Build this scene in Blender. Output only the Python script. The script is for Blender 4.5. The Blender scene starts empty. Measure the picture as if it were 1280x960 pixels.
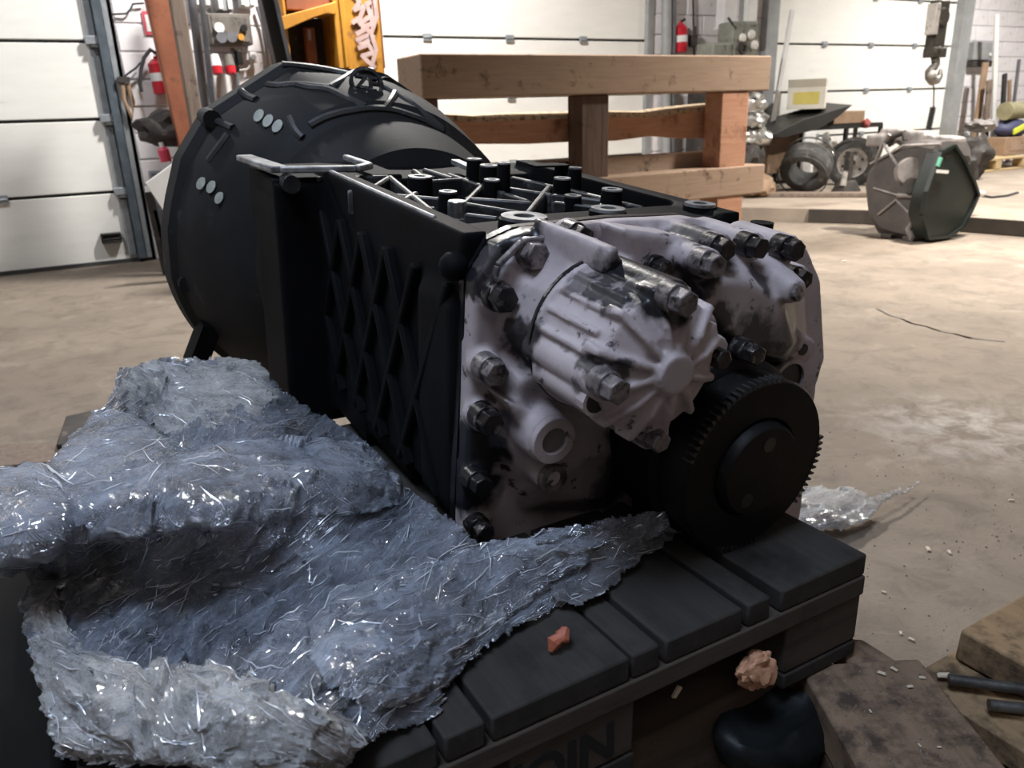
import bpy, bmesh, math, random
import numpy as np
from mathutils import Vector as V, Matrix, noise
random.seed(7)
S = bpy.context.scene
COL = S.collection
PI = math.pi

# ------------------------------------------------------------------ camera
F, CX, CY, CAMH = 980.0, 640.0, 480.0, 0.90
PITCH, ROLL, AZ = math.atan2(340, 980.0), 0.033, math.radians(60.9)
fh = V((math.cos(AZ), math.sin(AZ), 0)); rh = V((math.sin(AZ), -math.cos(AZ), 0)); UP = V((0, 0, 1))
fwd = fh * math.cos(PITCH) - UP * math.sin(PITCH)
upc = fh * math.sin(PITCH) + UP * math.cos(PITCH)
cr = rh * math.cos(ROLL) - upc * math.sin(ROLL)
cu = rh * math.sin(ROLL) + upc * math.cos(ROLL)
CAM = V((0, 0, CAMH))
cam_data = bpy.data.cameras.new('camera')
cam = bpy.data.objects.new('camera', cam_data)
COL.objects.link(cam)
cam.matrix_world = Matrix(((cr.x, cu.x, -fwd.x, CAM.x), (cr.y, cu.y, -fwd.y, CAM.y), (cr.z, cu.z, -fwd.z, CAM.z), (0, 0, 0, 1)))
cam_data.sensor_fit = 'HORIZONTAL'
cam_data.sensor_width = 36.0
cam_data.lens = 36.0 * F / 1280.0
cam_data.clip_start = 0.02
cam_data.dof.use_dof = True
cam_data.dof.focus_distance = 0.80
cam_data.dof.aperture_fstop = 27.6 / 2.3
S.camera = cam

# ------------------------------------------------------------------ world, lamps, exposure
wd = bpy.data.worlds.new('hall_air'); S.world = wd; wd.use_nodes = True
wd.node_tree.nodes['Background'].inputs[0].default_value = (0.55, 0.62, 0.8, 1)
wd.node_tree.nodes['Background'].inputs[1].default_value = 0.0
def area(name, loc, target, size, power, color, size_y=None, spread=180):
    d = bpy.data.lights.new(name, 'AREA'); d.energy = power; d.color = color; d.size = size
    d.spread = math.radians(spread)
    if size_y: d.shape = 'RECTANGLE'; d.size_y = size_y
    o = bpy.data.objects.new(name, d); COL.objects.link(o); o.location = loc
    o.rotation_euler = (V(target) - V(loc)).to_track_quat('-Z', 'Y').to_euler()
    return o
LAMPS = [(5.0, 2.45, 3.4), (8.6, 3.6, 3.6), (2.0, 4.4, 3.5), (-0.8, 4.2, 3.4)]
area('hall_lamp_light', LAMPS[0], (5.0, 2.45, 0), 0.30, 195, (1.0, 0.93, 0.84), spread=115)
area('hall_lamp_light', LAMPS[1], (8.6, 3.6, 0), 0.30, 260, (1.0, 0.96, 0.90), spread=140)
area('hall_lamp_light', LAMPS[2], (2.0, 4.4, 0), 0.30, 245, (1.0, 0.96, 0.91), spread=172)
area('hall_lamp_light', LAMPS[3], (-0.8, 4.2, 0), 0.30, 46, (0.94, 0.97, 1.0), spread=160)  # fourth lamp added to brighten the left door, floor and film
area('added_fill_light', (-0.9, 0.1, 3.9), (0.05, 0.65, 0.5), 1.5, 14, (0.66, 0.79, 1.0), 1.1, spread=60)  # added cool area fill aimed at the film, no window built
area('added_fill_light', (-1.3, -1.9, 3.5), (0.35, 0.7, 0.65), 2.0, 1.15, (0.96, 0.88, 0.90), 1.2, spread=60)  # added fill aimed at the grey cover from behind the camera
S.view_settings.view_transform = 'Standard'; S.view_settings.look = 'None'
S.view_settings.gamma = 1.0; S.view_settings.use_curve_mapping = False
S.view_settings.exposure = 0.0
try:
    S.cycles.use_denoising = True; S.cycles.max_bounces = 8; S.cycles.transparent_max_bounces = 12
    S.cycles.caustics_reflective = False; S.cycles.caustics_refractive = False
except Exception: pass

# ------------------------------------------------------------------ pixel -> point of the place
def ray(x, y): return fwd + cr * ((x - CX) / F) - cu * ((y - CY) / F)
def onpl(x, y, p, n):
    d = ray(x, y); return CAM + d * ((V(p) - CAM).dot(n) / d.dot(n))
def onz(x, y, z): return onpl(x, y, (0, 0, z), V((0, 0, 1)))
def ony(x, y, Y): return onpl(x, y, (0, Y, 0), V((0, 1, 0)))
def onx(x, y, X): return onpl(x, y, (X, 0, 0), V((1, 0, 0)))

# gearbox frame: x right, y back along the shaft, z up
T, RHO = math.radians(5.2), math.radians(1.8)
GY = V((0, math.cos(T), math.sin(T))); g0 = V((0, -math.sin(T), math.cos(T)))
GX = V((1, 0, 0)) * math.cos(RHO) - g0 * math.sin(RHO); GZ = g0 * math.cos(RHO) + V((1, 0, 0)) * math.sin(RHO)
GD = CAM + ray(945, 585) * 0.72
def G(p): p = p - GD; return V((p.dot(GX), p.dot(GY), p.dot(GZ)))
def gy(x, y, Y): return G(onpl(x, y, GD + GY * Y, GY))
def gz(x, y, Z): return G(onpl(x, y, GD + GZ * Z, GZ))
def gx(x, y, X): return G(onpl(x, y, GD + GX * X, GX))
GM = Matrix(((GX.x, GY.x, GZ.x, GD.x), (GX.y, GY.y, GZ.y, GD.y), (GX.z, GY.z, GZ.z, GD.z), (0, 0, 0, 1)))
PT = 0.4975      # pallet top

# ------------------------------------------------------------------ materials
def new_mat(name):
    m = bpy.data.materials.new(name); m.use_nodes = True
    nt = m.node_tree; b = nt.nodes['Principled BSDF']
    return m, nt, b
def N(nt, t, **k):
    n = nt.nodes.new(t)
    for a, v in k.items():
        if a.startswith('i_'):
            key = a[2:]; key = int(key) if key.isdigit() else key
            n.inputs[key].default_value = v
        else: setattr(n, a, v)
    return n
def ramp(nt, fac, stops):
    r = nt.nodes.new('ShaderNodeValToRGB'); e = r.color_ramp.elements
    while len(e) < len(stops): e.new(0.5)
    for x, (p, c) in zip(e, stops):
        x.position = p; x.color = (c, c, c, 1) if isinstance(c, (int, float)) else tuple(c) + ((1,) if len(c) == 3 else ())
    nt.links.new(fac, r.inputs[0]); return r.outputs[0]
def mix(nt, fac, a, b, blend='MIX'):
    m = nt.nodes.new('ShaderNodeMix'); m.data_type = 'RGBA'; m.blend_type = blend
    if isinstance(fac, (int, float)): m.inputs[0].default_value = fac
    else: nt.links.new(fac, m.inputs[0])
    for i, c in ((6, a), (7, b)):
        if isinstance(c, (tuple, list)): m.inputs[i].default_value = tuple(c) + ((1,) if len(c) == 3 else ())
        else: nt.links.new(c, m.inputs[i])
    return m.outputs[2]
def coords(nt, scale=(1, 1, 1), rot=(0, 0, 0), kind='Object'):
    c = nt.nodes.new('ShaderNodeTexCoord'); mp = nt.nodes.new('ShaderNodeMapping')
    mp.inputs[3].default_value = scale; mp.inputs[2].default_value = rot
    nt.links.new(c.outputs[kind], mp.inputs[0]); return mp.outputs[0]
def nz(nt, vec, scale, detail=4, rough=0.6, dist=0.0):
    n = N(nt, 'ShaderNodeTexNoise'); n.inputs['Scale'].default_value = scale; n.inputs['Detail'].default_value = detail
    n.inputs['Roughness'].default_value = rough; n.inputs['Distortion'].default_value = dist
    nt.links.new(vec, n.inputs['Vector']); return n.outputs['Fac']
def bump(nt, b, h, strength=0.3, dist=0.01):
    bp = N(nt, 'ShaderNodeBump'); bp.inputs['Strength'].default_value = strength; bp.inputs['Distance'].default_value = dist
    nt.links.new(h, bp.inputs['Height']); nt.links.new(bp.outputs[0], b.inputs['Normal'])
def M(name, c1, c2=None, scale=12, rough=0.6, metal=0.0, dirt=None, dscale=30, dlo=0.55, dhi=0.7, bmp=0.15, stretch=(1, 1, 1), spec=0.5, kind='Object'):
    m, nt, b = new_mat(name)
    c2 = c2 or tuple(x * 0.75 for x in c1)
    v = coords(nt, stretch, kind=kind)
    n1 = nz(nt, v, scale)
    col = mix(nt, ramp(nt, n1, [(0.35, 0.0), (0.65, 1.0)]), c1, c2)
    if dirt:
        n2 = nz(nt, v, dscale, 5, 0.65)
        col = mix(nt, ramp(nt, n2, [(dlo, 0.0), (dhi, 1.0)]), col, dirt)
    nt.links.new(col, b.inputs['Base Color'])
    b.inputs['Roughness'].default_value = rough; b.inputs['Metallic'].default_value = metal
    b.inputs['Specular IOR Level'].default_value = spec
    if bmp: bump(nt, b, nz(nt, v, scale * 4, 4), bmp, 0.004)
    return m
def wood(name, c1, c2, dirt=(0.03, 0.02, 0.015), axis=0, grain=1.0, dlo=0.62, dhi=0.75, dscale=9, knots=True, rough=0.8):
    m, nt, b = new_mat(name)
    st = [14, 14, 14]; st[axis] = 1.2
    v = coords(nt, st); g = nz(nt, v, 4 * grain, 5, 0.65, 0.4)
    col = mix(nt, ramp(nt, g, [(0.3, 0.0), (0.7, 1.0)]), c1, c2)
    v2 = coords(nt, (1, 1, 1))
    d = nz(nt, v2, dscale, 5, 0.7)
    col = mix(nt, ramp(nt, d, [(dlo, 0.0), (dhi, 0.9)]), col, dirt)
    nt.links.new(col, b.inputs['Base Color']); b.inputs['Roughness'].default_value = rough; b.inputs['Specular IOR Level'].default_value = 0.2
    bump(nt, b, g, 0.25, 0.004)
    return m

m_black = M('oily_black_paint', (0.007, 0.007, 0.008), (0.003, 0.003, 0.0035), 9, 0.66, 0.0, dirt=(0.03, 0.028, 0.027), dscale=26, dlo=0.70, dhi=0.8, bmp=0.1, spec=0.07)
m_blackgloss = M('wet_black_oil', (0.010, 0.010, 0.012), (0.005, 0.005, 0.006), 20, 0.3, 0.0, spec=0.5)
m_rib = M('worn_black_rib', (0.06, 0.06, 0.062), (0.008, 0.008, 0.009), 22, 0.42, 0.1, dirt=(0.25, 0.25, 0.25), dscale=45, dlo=0.58, dhi=0.75, bmp=0.2, spec=0.5)
m_edge = M('rubbed_and_highlit_edge', (0.42, 0.42, 0.42), (0.10, 0.10, 0.10), 30, 0.4, 0.3, bmp=0.1)
m_bolt = M('dark_bolt_steel', (0.05, 0.045, 0.045), (0.015, 0.014, 0.014), 60, 0.35, 0.6, dirt=(0.22, 0.19, 0.19), dscale=90, dlo=0.55, dhi=0.65, bmp=0.1)
m_boltg = M('painted_bolt_grey', (0.26, 0.23, 0.23), (0.10, 0.085, 0.085), 60, 0.4, 0.3, dirt=(0.02, 0.018, 0.018), dscale=110, dlo=0.5, dhi=0.65, bmp=0.1)
m_silver = M('clean_silver', (0.75, 0.75, 0.74), (0.5, 0.5, 0.5), 60, 0.25, 0.9, bmp=0.05)
m_flange = M('black_flange_steel', (0.009, 0.0088, 0.0088), (0.005, 0.005, 0.005), 30, 0.5, 0.1, dirt=(0.02, 0.019, 0.0185), dscale=60, dlo=0.6, dhi=0.75, bmp=0.06, spec=0.18)
m_teeth = M('rubbed_tooth_steel', (0.05, 0.047, 0.045), (0.025, 0.024, 0.023), 60, 0.45, 0.3, bmp=0.1)
m_pale = M('pale_hole_light', (0.55, 0.57, 0.5), (0.4, 0.42, 0.38), 60, 0.5)

def cover_mat():
    m, nt, b = new_mat('grey_cast_cover')
    v = coords(nt)
    n1 = nz(nt, v, 14, 5)
    base = mix(nt, ramp(nt, n1, [(0.35, 0.0), (0.7, 1.0)]), (0.46, 0.40, 0.41), (0.33, 0.285, 0.295))
    # oil stains and dark spots with places of their own
    fac = None
    spots = [((gy(592, 570, 0.14)), 0.026, 1.0), ((gy(598, 598, 0.14)), 0.016, 1.0), ((gy(612, 555, 0.14)), 0.016, 0.9),
             ((gy(668, 432, 0.10)), 0.020, 1.0), ((gy(645, 418, 0.11)), 0.012, 0.9), ((gy(690, 440, 0.08)), 0.016, 1.0),
             ((gy(735, 398, 0.075)), 0.020, 0.9), ((gy(760, 365, 0.06)), 0.024, 1.0), ((gy(800, 352, 0.03)), 0.022, 1.0), ((gy(825, 372, 0.0)), 0.020, 1.0),
             ((gy(775, 405, 0.03)), 0.020, 0.75), ((gy(800, 425, 0.01)), 0.018, 0.75), ((gy(730, 463, 0.03)), 0.014, 1.0), ((gy(625, 285, 0.15)), 0.022, 1.0), ((gy(590, 352, 0.15)), 0.012, 1.0),
             ((gy(870, 320, 0.1)), 0.028, 0.9), ((gy(925, 345, 0.09)), 0.020, 0.55), ((gy(960, 415, 0.08)), 0.032, 0.7), ((gy(900, 400, 0.1)), 0.036, 1.0), ((gy(925, 440, 0.09)), 0.04, 1.0), ((gy(720, 285, 0.15)), 0.016, 0.5), ((gy(790, 375, 0.04)), 0.022, .8), ((gy(735, 430, .05)), .02, .55), ((gy(700, 620, .12)), .03, .35), ((gy(770, 600, .12)), .035, .8), ((gy(735, 590, .12)), .02, .4), ((gy(842, 350, .0)), .014, .9), ((gy(880, 330, .06)), .013, .8), ((gy(745, 470, .0)), .012, .9), ((gy(655, 490, .13)), .022, .5), ((gy(800, 345, 0.035)), 0.024, 1.0), ((gy(780, 352, 0.05)), 0.022, 1.0), ((gy(838, 385, -.01)), 0.014, .9), ((gy(605, 325, 0.15)), 0.02, .9), ((gy(640, 290, 0.16)), 0.03, 1.0), ((gy(800, 395, 0.02)), 0.016, .9), ((gy(745, 385, 0.07)), 0.02, 1.0), ((gy(580, 600, .15)), .03, 1.0), ((gy(630, 520, .13)), .014, .6), ((gy(650, 330, .14)), .010, .5)]
    geo = N(nt, 'ShaderNodeTexCoord')
    wob = N(nt, 'ShaderNodeTexNoise'); wob.inputs['Scale'].default_value = 55; wob.inputs['Detail'].default_value = 5
    nt.links.new(geo.outputs['Object'], wob.inputs['Vector'])
    wsub = N(nt, 'ShaderNodeVectorMath', operation='MULTIPLY_ADD')
    nt.links.new(wob.outputs['Color'], wsub.inputs[0]); wsub.inputs[1].default_value = (0.036, 0.036, 0.036); wsub.inputs[2].default_value = (-0.018, -0.018, -0.018)
    wpos = N(nt, 'ShaderNodeVectorMath', operation='ADD'); nt.links.new(geo.outputs['Object'], wpos.inputs[0]); nt.links.new(wsub.outputs[0], wpos.inputs[1])
    b1, b2, b3, hb_ = gy(852, 377, -.02), gy(767, 486, -.02), gy(820, 549, -.005), gy(848, 470, -.03)
    for k in range(6): spots.append((V((b1.x, .075 - .018 * k, b1.z)), .0165, .95))
    for k in range(4): spots.append((V((b2.x + .006, .03 - .016 * k, b2.z + .012)), .010, .9))
    for k in range(4): spots.append((V((b3.x - .004, .07 - .02 * k, b3.z - .004)), .012, .5))
    for k, t in enumerate((62, 84, 104, 122)):
        for q in range(3): spots.append((V((hb_.x + math.cos(math.radians(t)) * .060, .058 - .022 * q, hb_.z + math.sin(math.radians(t)) * .060)), .0085 + .002 * (k % 2), .9 if q else .7))  # dark spots in rows along the upper side of the drum
    for x, y, r in ((640, 418, .013), (655, 428, .016), (672, 438, .018), (690, 446, .016), (705, 415, .012), (715, 380, .010), (690, 410, .010)):
        for yy in (.118, .10, .082): spots.append((gy(x, y, yy), r, .95))
    for x, y, r in ((575, 560, .02), (585, 590, .026), (600, 575, .018), (605, 545, .012), (640, 572, .008), (592, 352, .010), (600, 362, .010)): spots.append((gy(x, y, .137), r, 1.0))
    for x, y, r in ((925, 425, .028), (900, 440, .026), (880, 400, .02), (955, 440, .022), (870, 345, .016), (945, 350, .012), (965, 400, .012)):
        for yy in (.10, .07): spots.append((gy(x, y, yy), r, .92))
    for p, r, s in spots:
        d = N(nt, 'ShaderNodeVectorMath', operation='DISTANCE'); nt.links.new(wpos.outputs[0], d.inputs[0]); d.inputs[1].default_value = p
        mr = N(nt, 'ShaderNodeMapRange'); nt.links.new(d.outputs['Value'], mr.inputs[0])
        mr.inputs[1].default_value = r * 1.0; mr.inputs[2].default_value = r * 1.45; mr.inputs[3].default_value = s; mr.inputs[4].default_value = 0
        if fac is None: fac = mr.outputs[0]
        else:
            mx = N(nt, 'ShaderNodeMath', operation='MAXIMUM'); nt.links.new(fac, mx.inputs[0]); nt.links.new(mr.outputs[0], mx.inputs[1]); fac = mx.outputs[0]
    n2 = nz(nt, v, 48, 5, 0.7)
    fl = ramp(nt, n2, [(0.60, 0.0), (0.66, 0.9)])
    mx = N(nt, 'ShaderNodeMath', operation='MAXIMUM'); nt.links.new(fac, mx.inputs[0]); nt.links.new(fl, mx.inputs[1])
    col = mix(nt, mx.outputs[0], base, (0.010, 0.010, 0.013))
    nt.links.new(col, b.inputs['Base Color'])
    rr = N(nt, 'ShaderNodeMapRange'); nt.links.new(mx.outputs[0], rr.inputs[0]); rr.inputs[3].default_value = 0.62; rr.inputs[4].default_value = 0.36
    nt.links.new(rr.outputs[0], b.inputs['Roughness'])
    bump(nt, b, nz(nt, v, 160, 4), 0.12, 0.003)
    return m
m_cover = cover_mat()

# ------------------------------------------------------------------ mesh builder
class MB:
    def __init__(s): s.bm = bmesh.new()
    def box(s, c, size, R=None, taper=1.0):
        sx, sy, sz = (x / 2 for x in size); c = V(c); vs = []
        for z in (-1, 1):
            k = taper if z > 0 else 1
            for x, y in ((-1, -1), (1, -1), (1, 1), (-1, 1)):
                p = V((x * sx * k, y * sy * k, z * sz)); vs.append(s.bm.verts.new(c + (R @ p if R else p)))
        for f in ((3, 2, 1, 0), (4, 5, 6, 7), (0, 1, 5, 4), (1, 2, 6, 5), (2, 3, 7, 6), (3, 0, 4, 7)): s.bm.faces.new([vs[i] for i in f])
        return s
    def hexa(s, p):      # eight corners: 4 bottom ring, 4 top ring
        vs = [s.bm.verts.new(V(q)) for q in p]
        for f in ((3, 2, 1, 0), (4, 5, 6, 7), (0, 1, 5, 4), (1, 2, 6, 5), (2, 3, 7, 6), (3, 0, 4, 7)): s.bm.faces.new([vs[i] for i in f])
        return s
    def loft(s, rings, caps=True, closed=True):
        R = [[s.bm.verts.new(V(p)) for p in r] for r in rings]; n = len(R[0])
        for a, b in zip(R, R[1:]):
            for i in range(n if closed else n - 1): s.bm.faces.new((a[i], a[(i + 1) % n], b[(i + 1) % n], b[i]))
        if caps and closed:
            s.bm.faces.new(R[0][::-1]); s.bm.faces.new(R[-1])
        return s
    def cyl(s, p0, p1, r0, r1=None, n=16, rot=0.0, caps=True):
        r1 = r0 if r1 is None else r1; p0, p1 = V(p0), V(p1); d = (p1 - p0).normalized()
        a = d.orthogonal().normalized(); b = d.cross(a)
        ring = lambda p, r: [p + (a * math.cos(t) + b * math.sin(t)) * r for t in (rot + 2 * PI * i / n for i in range(n))]
        return s.loft([ring(p0, r0), ring(p1, r1)], caps)
    def lathe(s, p0, d, prof, n=32, caps=True):   # prof: (distance along d, radius)
        p0, d = V(p0), V(d).normalized(); a = d.orthogonal().normalized(); b = d.cross(a)
        return s.loft([[p0 + d * t + (a * math.cos(2 * PI * i / n) + b * math.sin(2 * PI * i / n)) * max(r, 1e-5) for i in range(n)] for t, r in prof], caps)
    def ring(s, p0, p1, ro, ri, n=24):
        p0, p1 = V(p0), V(p1); d = (p1 - p0).normalized(); a = d.orthogonal().normalized(); b = d.cross(a)
        rg = lambda p, r: [p + (a * math.cos(2 * PI * i / n) + b * math.sin(2 * PI * i / n)) * r for i in range(n)]
        return s.loft([rg(p0, ro), rg(p1, ro), rg(p1, ri), rg(p0, ri), rg(p0, ro)], caps=False)
    def tube(s, pts, r, n=8, caps=True):
        pts = [V(p) for p in pts]; rings = []; a = None
        rr = r if isinstance(r, (list, tuple)) else [r] * len(pts)
        for i, p in enumerate(pts):
            d = ((pts[min(i + 1, len(pts) - 1)] - pts[max(i - 1, 0)])).normalized()
            a = d.orthogonal().normalized() if a is None else (a - d * a.dot(d)).normalized()
            b = d.cross(a)
            rings.append([p + (a * math.cos(2 * PI * k / n) + b * math.sin(2 * PI * k / n)) * rr[i] for k in range(n)])
        return s.loft(rings, caps)
    def prism(s, pts, off):    # polygon (3D points) swept along off
        off = V(off); pts = [V(p) for p in pts]
        return s.loft([pts, [p + off for p in pts]])
    def bar(s, a, b, w, h, up=(0, 0, 1)):     # box from a to b
        a, b, up = V(a), V(b), V(up); d = (b - a).normalized(); sd = d.cross(up).normalized() * w / 2; u = sd.cross(d).normalized() * h / 2
        return s.loft([[p - sd - u, p + sd - u, p + sd + u, p - sd + u] for p in (a, b)])
    def sphere(s, c, r, sc=(1, 1, 1), n=12):
        r0 = bmesh.ops.create_uvsphere(s.bm, u_segments=n, v_segments=max(6, n // 2), radius=r)
        for v in r0['verts']: v.co = V(c) + V((v.co.x * sc[0], v.co.y * sc[1], v.co.z * sc[2]))
        return s
    def jitter(s, amp, scale=8, seed=0):
        for v in s.bm.verts:
            n = noise.noise_vector(v.co * scale + V((seed, seed * 2, seed * 3))); v.co += n * amp
        return s
    def build(s, name, mat, parent=None, smooth=False, bevel=0, world=False, remesh=0, relax=4, sub=0, angle=None):
        if world and parent is not None:
            inv = Matrix.LocRotScale(parent.location, parent.rotation_euler, parent.scale)
            pp = parent.parent
            inv = inv.inverted()
            bmesh.ops.transform(s.bm, matrix=inv, verts=s.bm.verts)
        bmesh.ops.recalc_face_normals(s.bm, faces=s.bm.faces)
        if sub: bmesh.ops.subdivide_edges(s.bm, edges=s.bm.edges, cuts=sub, use_grid_fill=True)
        me = bpy.data.meshes.new(name); s.bm.to_mesh(me); s.bm.free()
        o = bpy.data.objects.new(name, me); COL.objects.link(o)
        for mm in (mat if isinstance(mat, (list, tuple)) else [mat]): me.materials.append(mm)
        if parent is not None: o.parent = parent
        if remesh:
            r = o.modifiers.new('cast', 'REMESH'); r.mode = 'VOXEL'; r.voxel_size = remesh; r.use_smooth_shade = True
            sm = o.modifiers.new('soft', 'SMOOTH'); sm.iterations = relax; sm.factor = 0.5
            smooth = True
        if bevel:
            bv = o.modifiers.new('edge', 'BEVEL'); bv.width = bevel; bv.segments = 2; bv.limit_method = 'ANGLE'; bv.angle_limit = math.radians(40)
        if smooth or bevel:
            for p in me.polygons: p.use_smooth = True
            if not remesh: me.set_sharp_from_angle(angle=math.radians(angle or 40))
        return o
def tag(o, label, cat, group=None, kind=None):
    o['label'] = label; o['category'] = cat
    if group: o['group'] = group
    if kind: o['kind'] = kind
    return o
def thing(name, label, cat, loc=(0, 0, 0), rz=0.0, group=None, rot=None):
    o = bpy.data.objects.new(name, None); COL.objects.link(o); o.location = loc
    o.rotation_euler = rot if rot is not None else (0, 0, rz); o.empty_display_size = 0.05
    return tag(o, label, cat, group)
def struct(o): o['kind'] = 'structure'; return o
def cp(o, parent=None):
    c = o.copy(); COL.objects.link(c)
    if parent is not None: c.parent = parent
    return c

def text_mesh(name, body, size, depth, mat, parent, M4, bold=0.0):
    c = bpy.data.curves.new('lettering', 'FONT'); c.body = body; c.size = size; c.extrude = depth; c.offset = bold
    c.align_x = 'CENTER'; c.align_y = 'CENTER'; c.resolution_u = 3
    t = bpy.data.objects.new('lettering', c); COL.objects.link(t)
    dg = bpy.context.evaluated_depsgraph_get(); dg.update()
    me = bpy.data.meshes.new_from_object(t.evaluated_get(dg))
    bpy.data.objects.remove(t); bpy.data.curves.remove(c)
    me.transform(M4); me.name = name
    o = bpy.data.objects.new(name, me); COL.objects.link(o); me.materials.clear(); me.materials.append(mat)
    if parent is not None: o.parent = parent
    return o
def frame(loc, xa, za):     # matrix with local x, local z (normal)
    xa, za = V(xa).normalized(), V(za).normalized(); ya = za.cross(xa).normalized(); xa = ya.cross(za)
    return Matrix(((xa.x, ya.x, za.x, loc[0]), (xa.y, ya.y, za.y, loc[1]), (xa.z, ya.z, za.z, loc[2]), (0, 0, 0, 1)))

# ================================================================== ROOM
YW = 6.0
m_floor = None
def floor_mat():
    m, nt, b = new_mat('dusty_concrete')
    v = coords(nt)
    n1 = nz(nt, v, 1.1, 6, 0.65); n2 = nz(nt, v, 7, 6, 0.7, 0.6); n3 = nz(nt, v, 70, 3, 0.7); n4 = nz(nt, v, 2.6, 5, 0.7, 1.2)
    c = mix(nt, ramp(nt, n1, [(0.35, 0.0), (0.65, 1.0)]), (0.215, 0.175, 0.137), (0.15, 0.122, 0.096))
    c = mix(nt, ramp(nt, n2, [(0.48, 0.0), (0.66, 0.62)]), c, (0.10, 0.08, 0.064))
    c = mix(nt, ramp(nt, n4, [(0.56, 0.0), (0.72, 0.45)]), c, (0.32, 0.275, 0.225))
    c = mix(nt, ramp(nt, n3, [(0.60, 0.0), (0.75, 0.55)]), c, (0.06, 0.047, 0.038))
    # pale washed-out powder patch
    p = onz(1215, 535, 0)
    tc = N(nt, 'ShaderNodeTexCoord'); d = N(nt, 'ShaderNodeVectorMath', operation='DISTANCE')
    nt.links.new(tc.outputs['Object'], d.inputs[0]); d.inputs[1].default_value = p
    mr = N(nt, 'ShaderNodeMapRange'); nt.links.new(d.outputs['Value'], mr.inputs[0])
    mr.inputs[1].default_value = 0.05; mr.inputs[2].default_value = 0.38; mr.inputs[3].default_value = 1; mr.inputs[4].default_value = 0
    ml = N(nt, 'ShaderNodeMath', operation='MULTIPLY'); nt.links.new(mr.outputs[0], ml.inputs[0]); nt.links.new(ramp(nt, nz(nt, v, 9, 6, 0.7, 0.5), [(0.42, 0.0), (0.65, 1.0)]), ml.inputs[1])
    c = mix(nt, ml.outputs[0], c, (0.42, 0.39, 0.36))
    nt.links.new(c, b.inputs['Base Color']); b.inputs['Roughness'].default_value = 0.8
    bump(nt, b, n2, 0.35, 0.02)
    return m
m_floor = floor_mat()
m_wall = M('white_painted_wall', (0.66, 0.65, 0.67), (0.56, 0.55, 0.57), 2, 0.8, dirt=(0.40, 0.38, 0.37), dscale=9, dlo=0.62, dhi=0.8)
m_brick = M('white_painted_brick', (0.84, 0.82, 0.84), (0.74, 0.72, 0.75), 7, 0.75, dirt=(0.36, 0.33, 0.31), dscale=16, dlo=0.63, dhi=0.72, bmp=0.3)
m_mortar = M('grey_mortar', (0.66, 0.64, 0.66), (0.55, 0.53, 0.55), 20, 0.9)
m_ceil = M('ceiling_sheet', (0.16, 0.155, 0.15), (0.13, 0.125, 0.12), 2, 0.8)
m_door = M('white_door_panel', (0.88, 0.88, 0.85), (0.83, 0.83, 0.80), 3, 0.55, dirt=(0.55, 0.53, 0.5), dscale=6, dlo=0.66, dhi=0.85, bmp=0.03, stretch=(1, 1, 4))
m_gap = M('dark_door_joint', (0.05, 0.05, 0.05), (0.03, 0.03, 0.03), 10, 0.8)
m_galv = M('galvanised_steel', (0.42, 0.46, 0.50), (0.32, 0.35, 0.39), 20, 0.45, 0.5, bmp=0.05)
m_frame_blue = M('blue_grey_door_frame', (0.10, 0.13, 0.16), (0.06, 0.08, 0.10), 12, 0.55, 0.1)
m_greyframe = M('grey_steel_frame', (0.34, 0.35, 0.36), (0.27, 0.28, 0.29), 8, 0.6, 0.1)
m_plastic = M('black_plastic', (0.015, 0.015, 0.017), (0.01, 0.01, 0.01), 30, 0.4)

ZF2 = 3.9    # ceiling height stays above the lamps
X0, X1, Y0 = -3.2, 11.6, -3.0
FLOOR = struct(MB().box(((X0 + X1) / 2, (Y0 + YW) / 2, -0.06), (X1 - X0 + .4, YW - Y0 + .4, 0.12)).build('floor', m_floor))
struct(MB().box(((X0 + X1) / 2, (Y0 + YW) / 2, 4.56), (X1 - X0 + .4, YW - Y0 + .4, 0.12)).build('ceiling', m_ceil))
struct(MB().box((X0 - .1, (Y0 + YW) / 2, 2.25), (0.2, YW - Y0 + .4, 4.5)).build('wall_left', m_wall))
struct(MB().box((X1 + .1, (Y0 + YW) / 2, 2.25), (0.2, YW - Y0 + .4, 4.5)).build('wall_right', m_wall))
struct(MB().box(((X0 + X1) / 2, Y0 - .1, 2.25), (X1 - X0, 0.2, 4.5)).build('wall_front', m_wall))

# back wall, built of painted blocks where the photo shows them, with three door openings
D1 = (-2.3, ony(130, 100, YW).x + 0.02); D2 = (ony(478, 20, YW).x - 0.45, ony(815, 20, YW).x); D3 = (ony(968, 30, YW).x, ony(1193, 60, YW).x)
DTOP = 3.0
wb = MB()
xs = [X0, D1[0], D1[1] + .1, D2[0], D2[1], D3[0], D3[1] + .18, X1]
for a, b in ((xs[0], xs[1]), (xs[2], xs[3]), (xs[4], xs[5]), (xs[6], xs[7])): wb.box(((a + b) / 2, YW + .105, 1.5), (b - a, 0.2, 3.0))
wb.box(((X0 + X1) / 2, YW + .13, 3.75), (X1 - X0, 0.2, 1.5))
wall = struct(wb.build('wall_back', m_mortar))
bw, bh = 0.40, 0.168
brick_me = {}
def brick(cx, cz, w):
    key = round(w, 2)
    if key not in brick_me:
        o = MB().box((0, 0, 0), (w - 0.012, 0.04, bh - 0.012)).build('brick', m_brick, None, bevel=0.004); brick_me[key] = o.data
        mesh_mod = o
    else:
        o = bpy.data.objects.new('brick', brick_me[key]); COL.objects.link(o)
        bv = o.modifiers.new('edge', 'BEVEL'); bv.width = 0.004; bv.segments = 1
    o.location = (cx, YW + random.uniform(0.014, 0.020), cz); o.parent = wall
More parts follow.
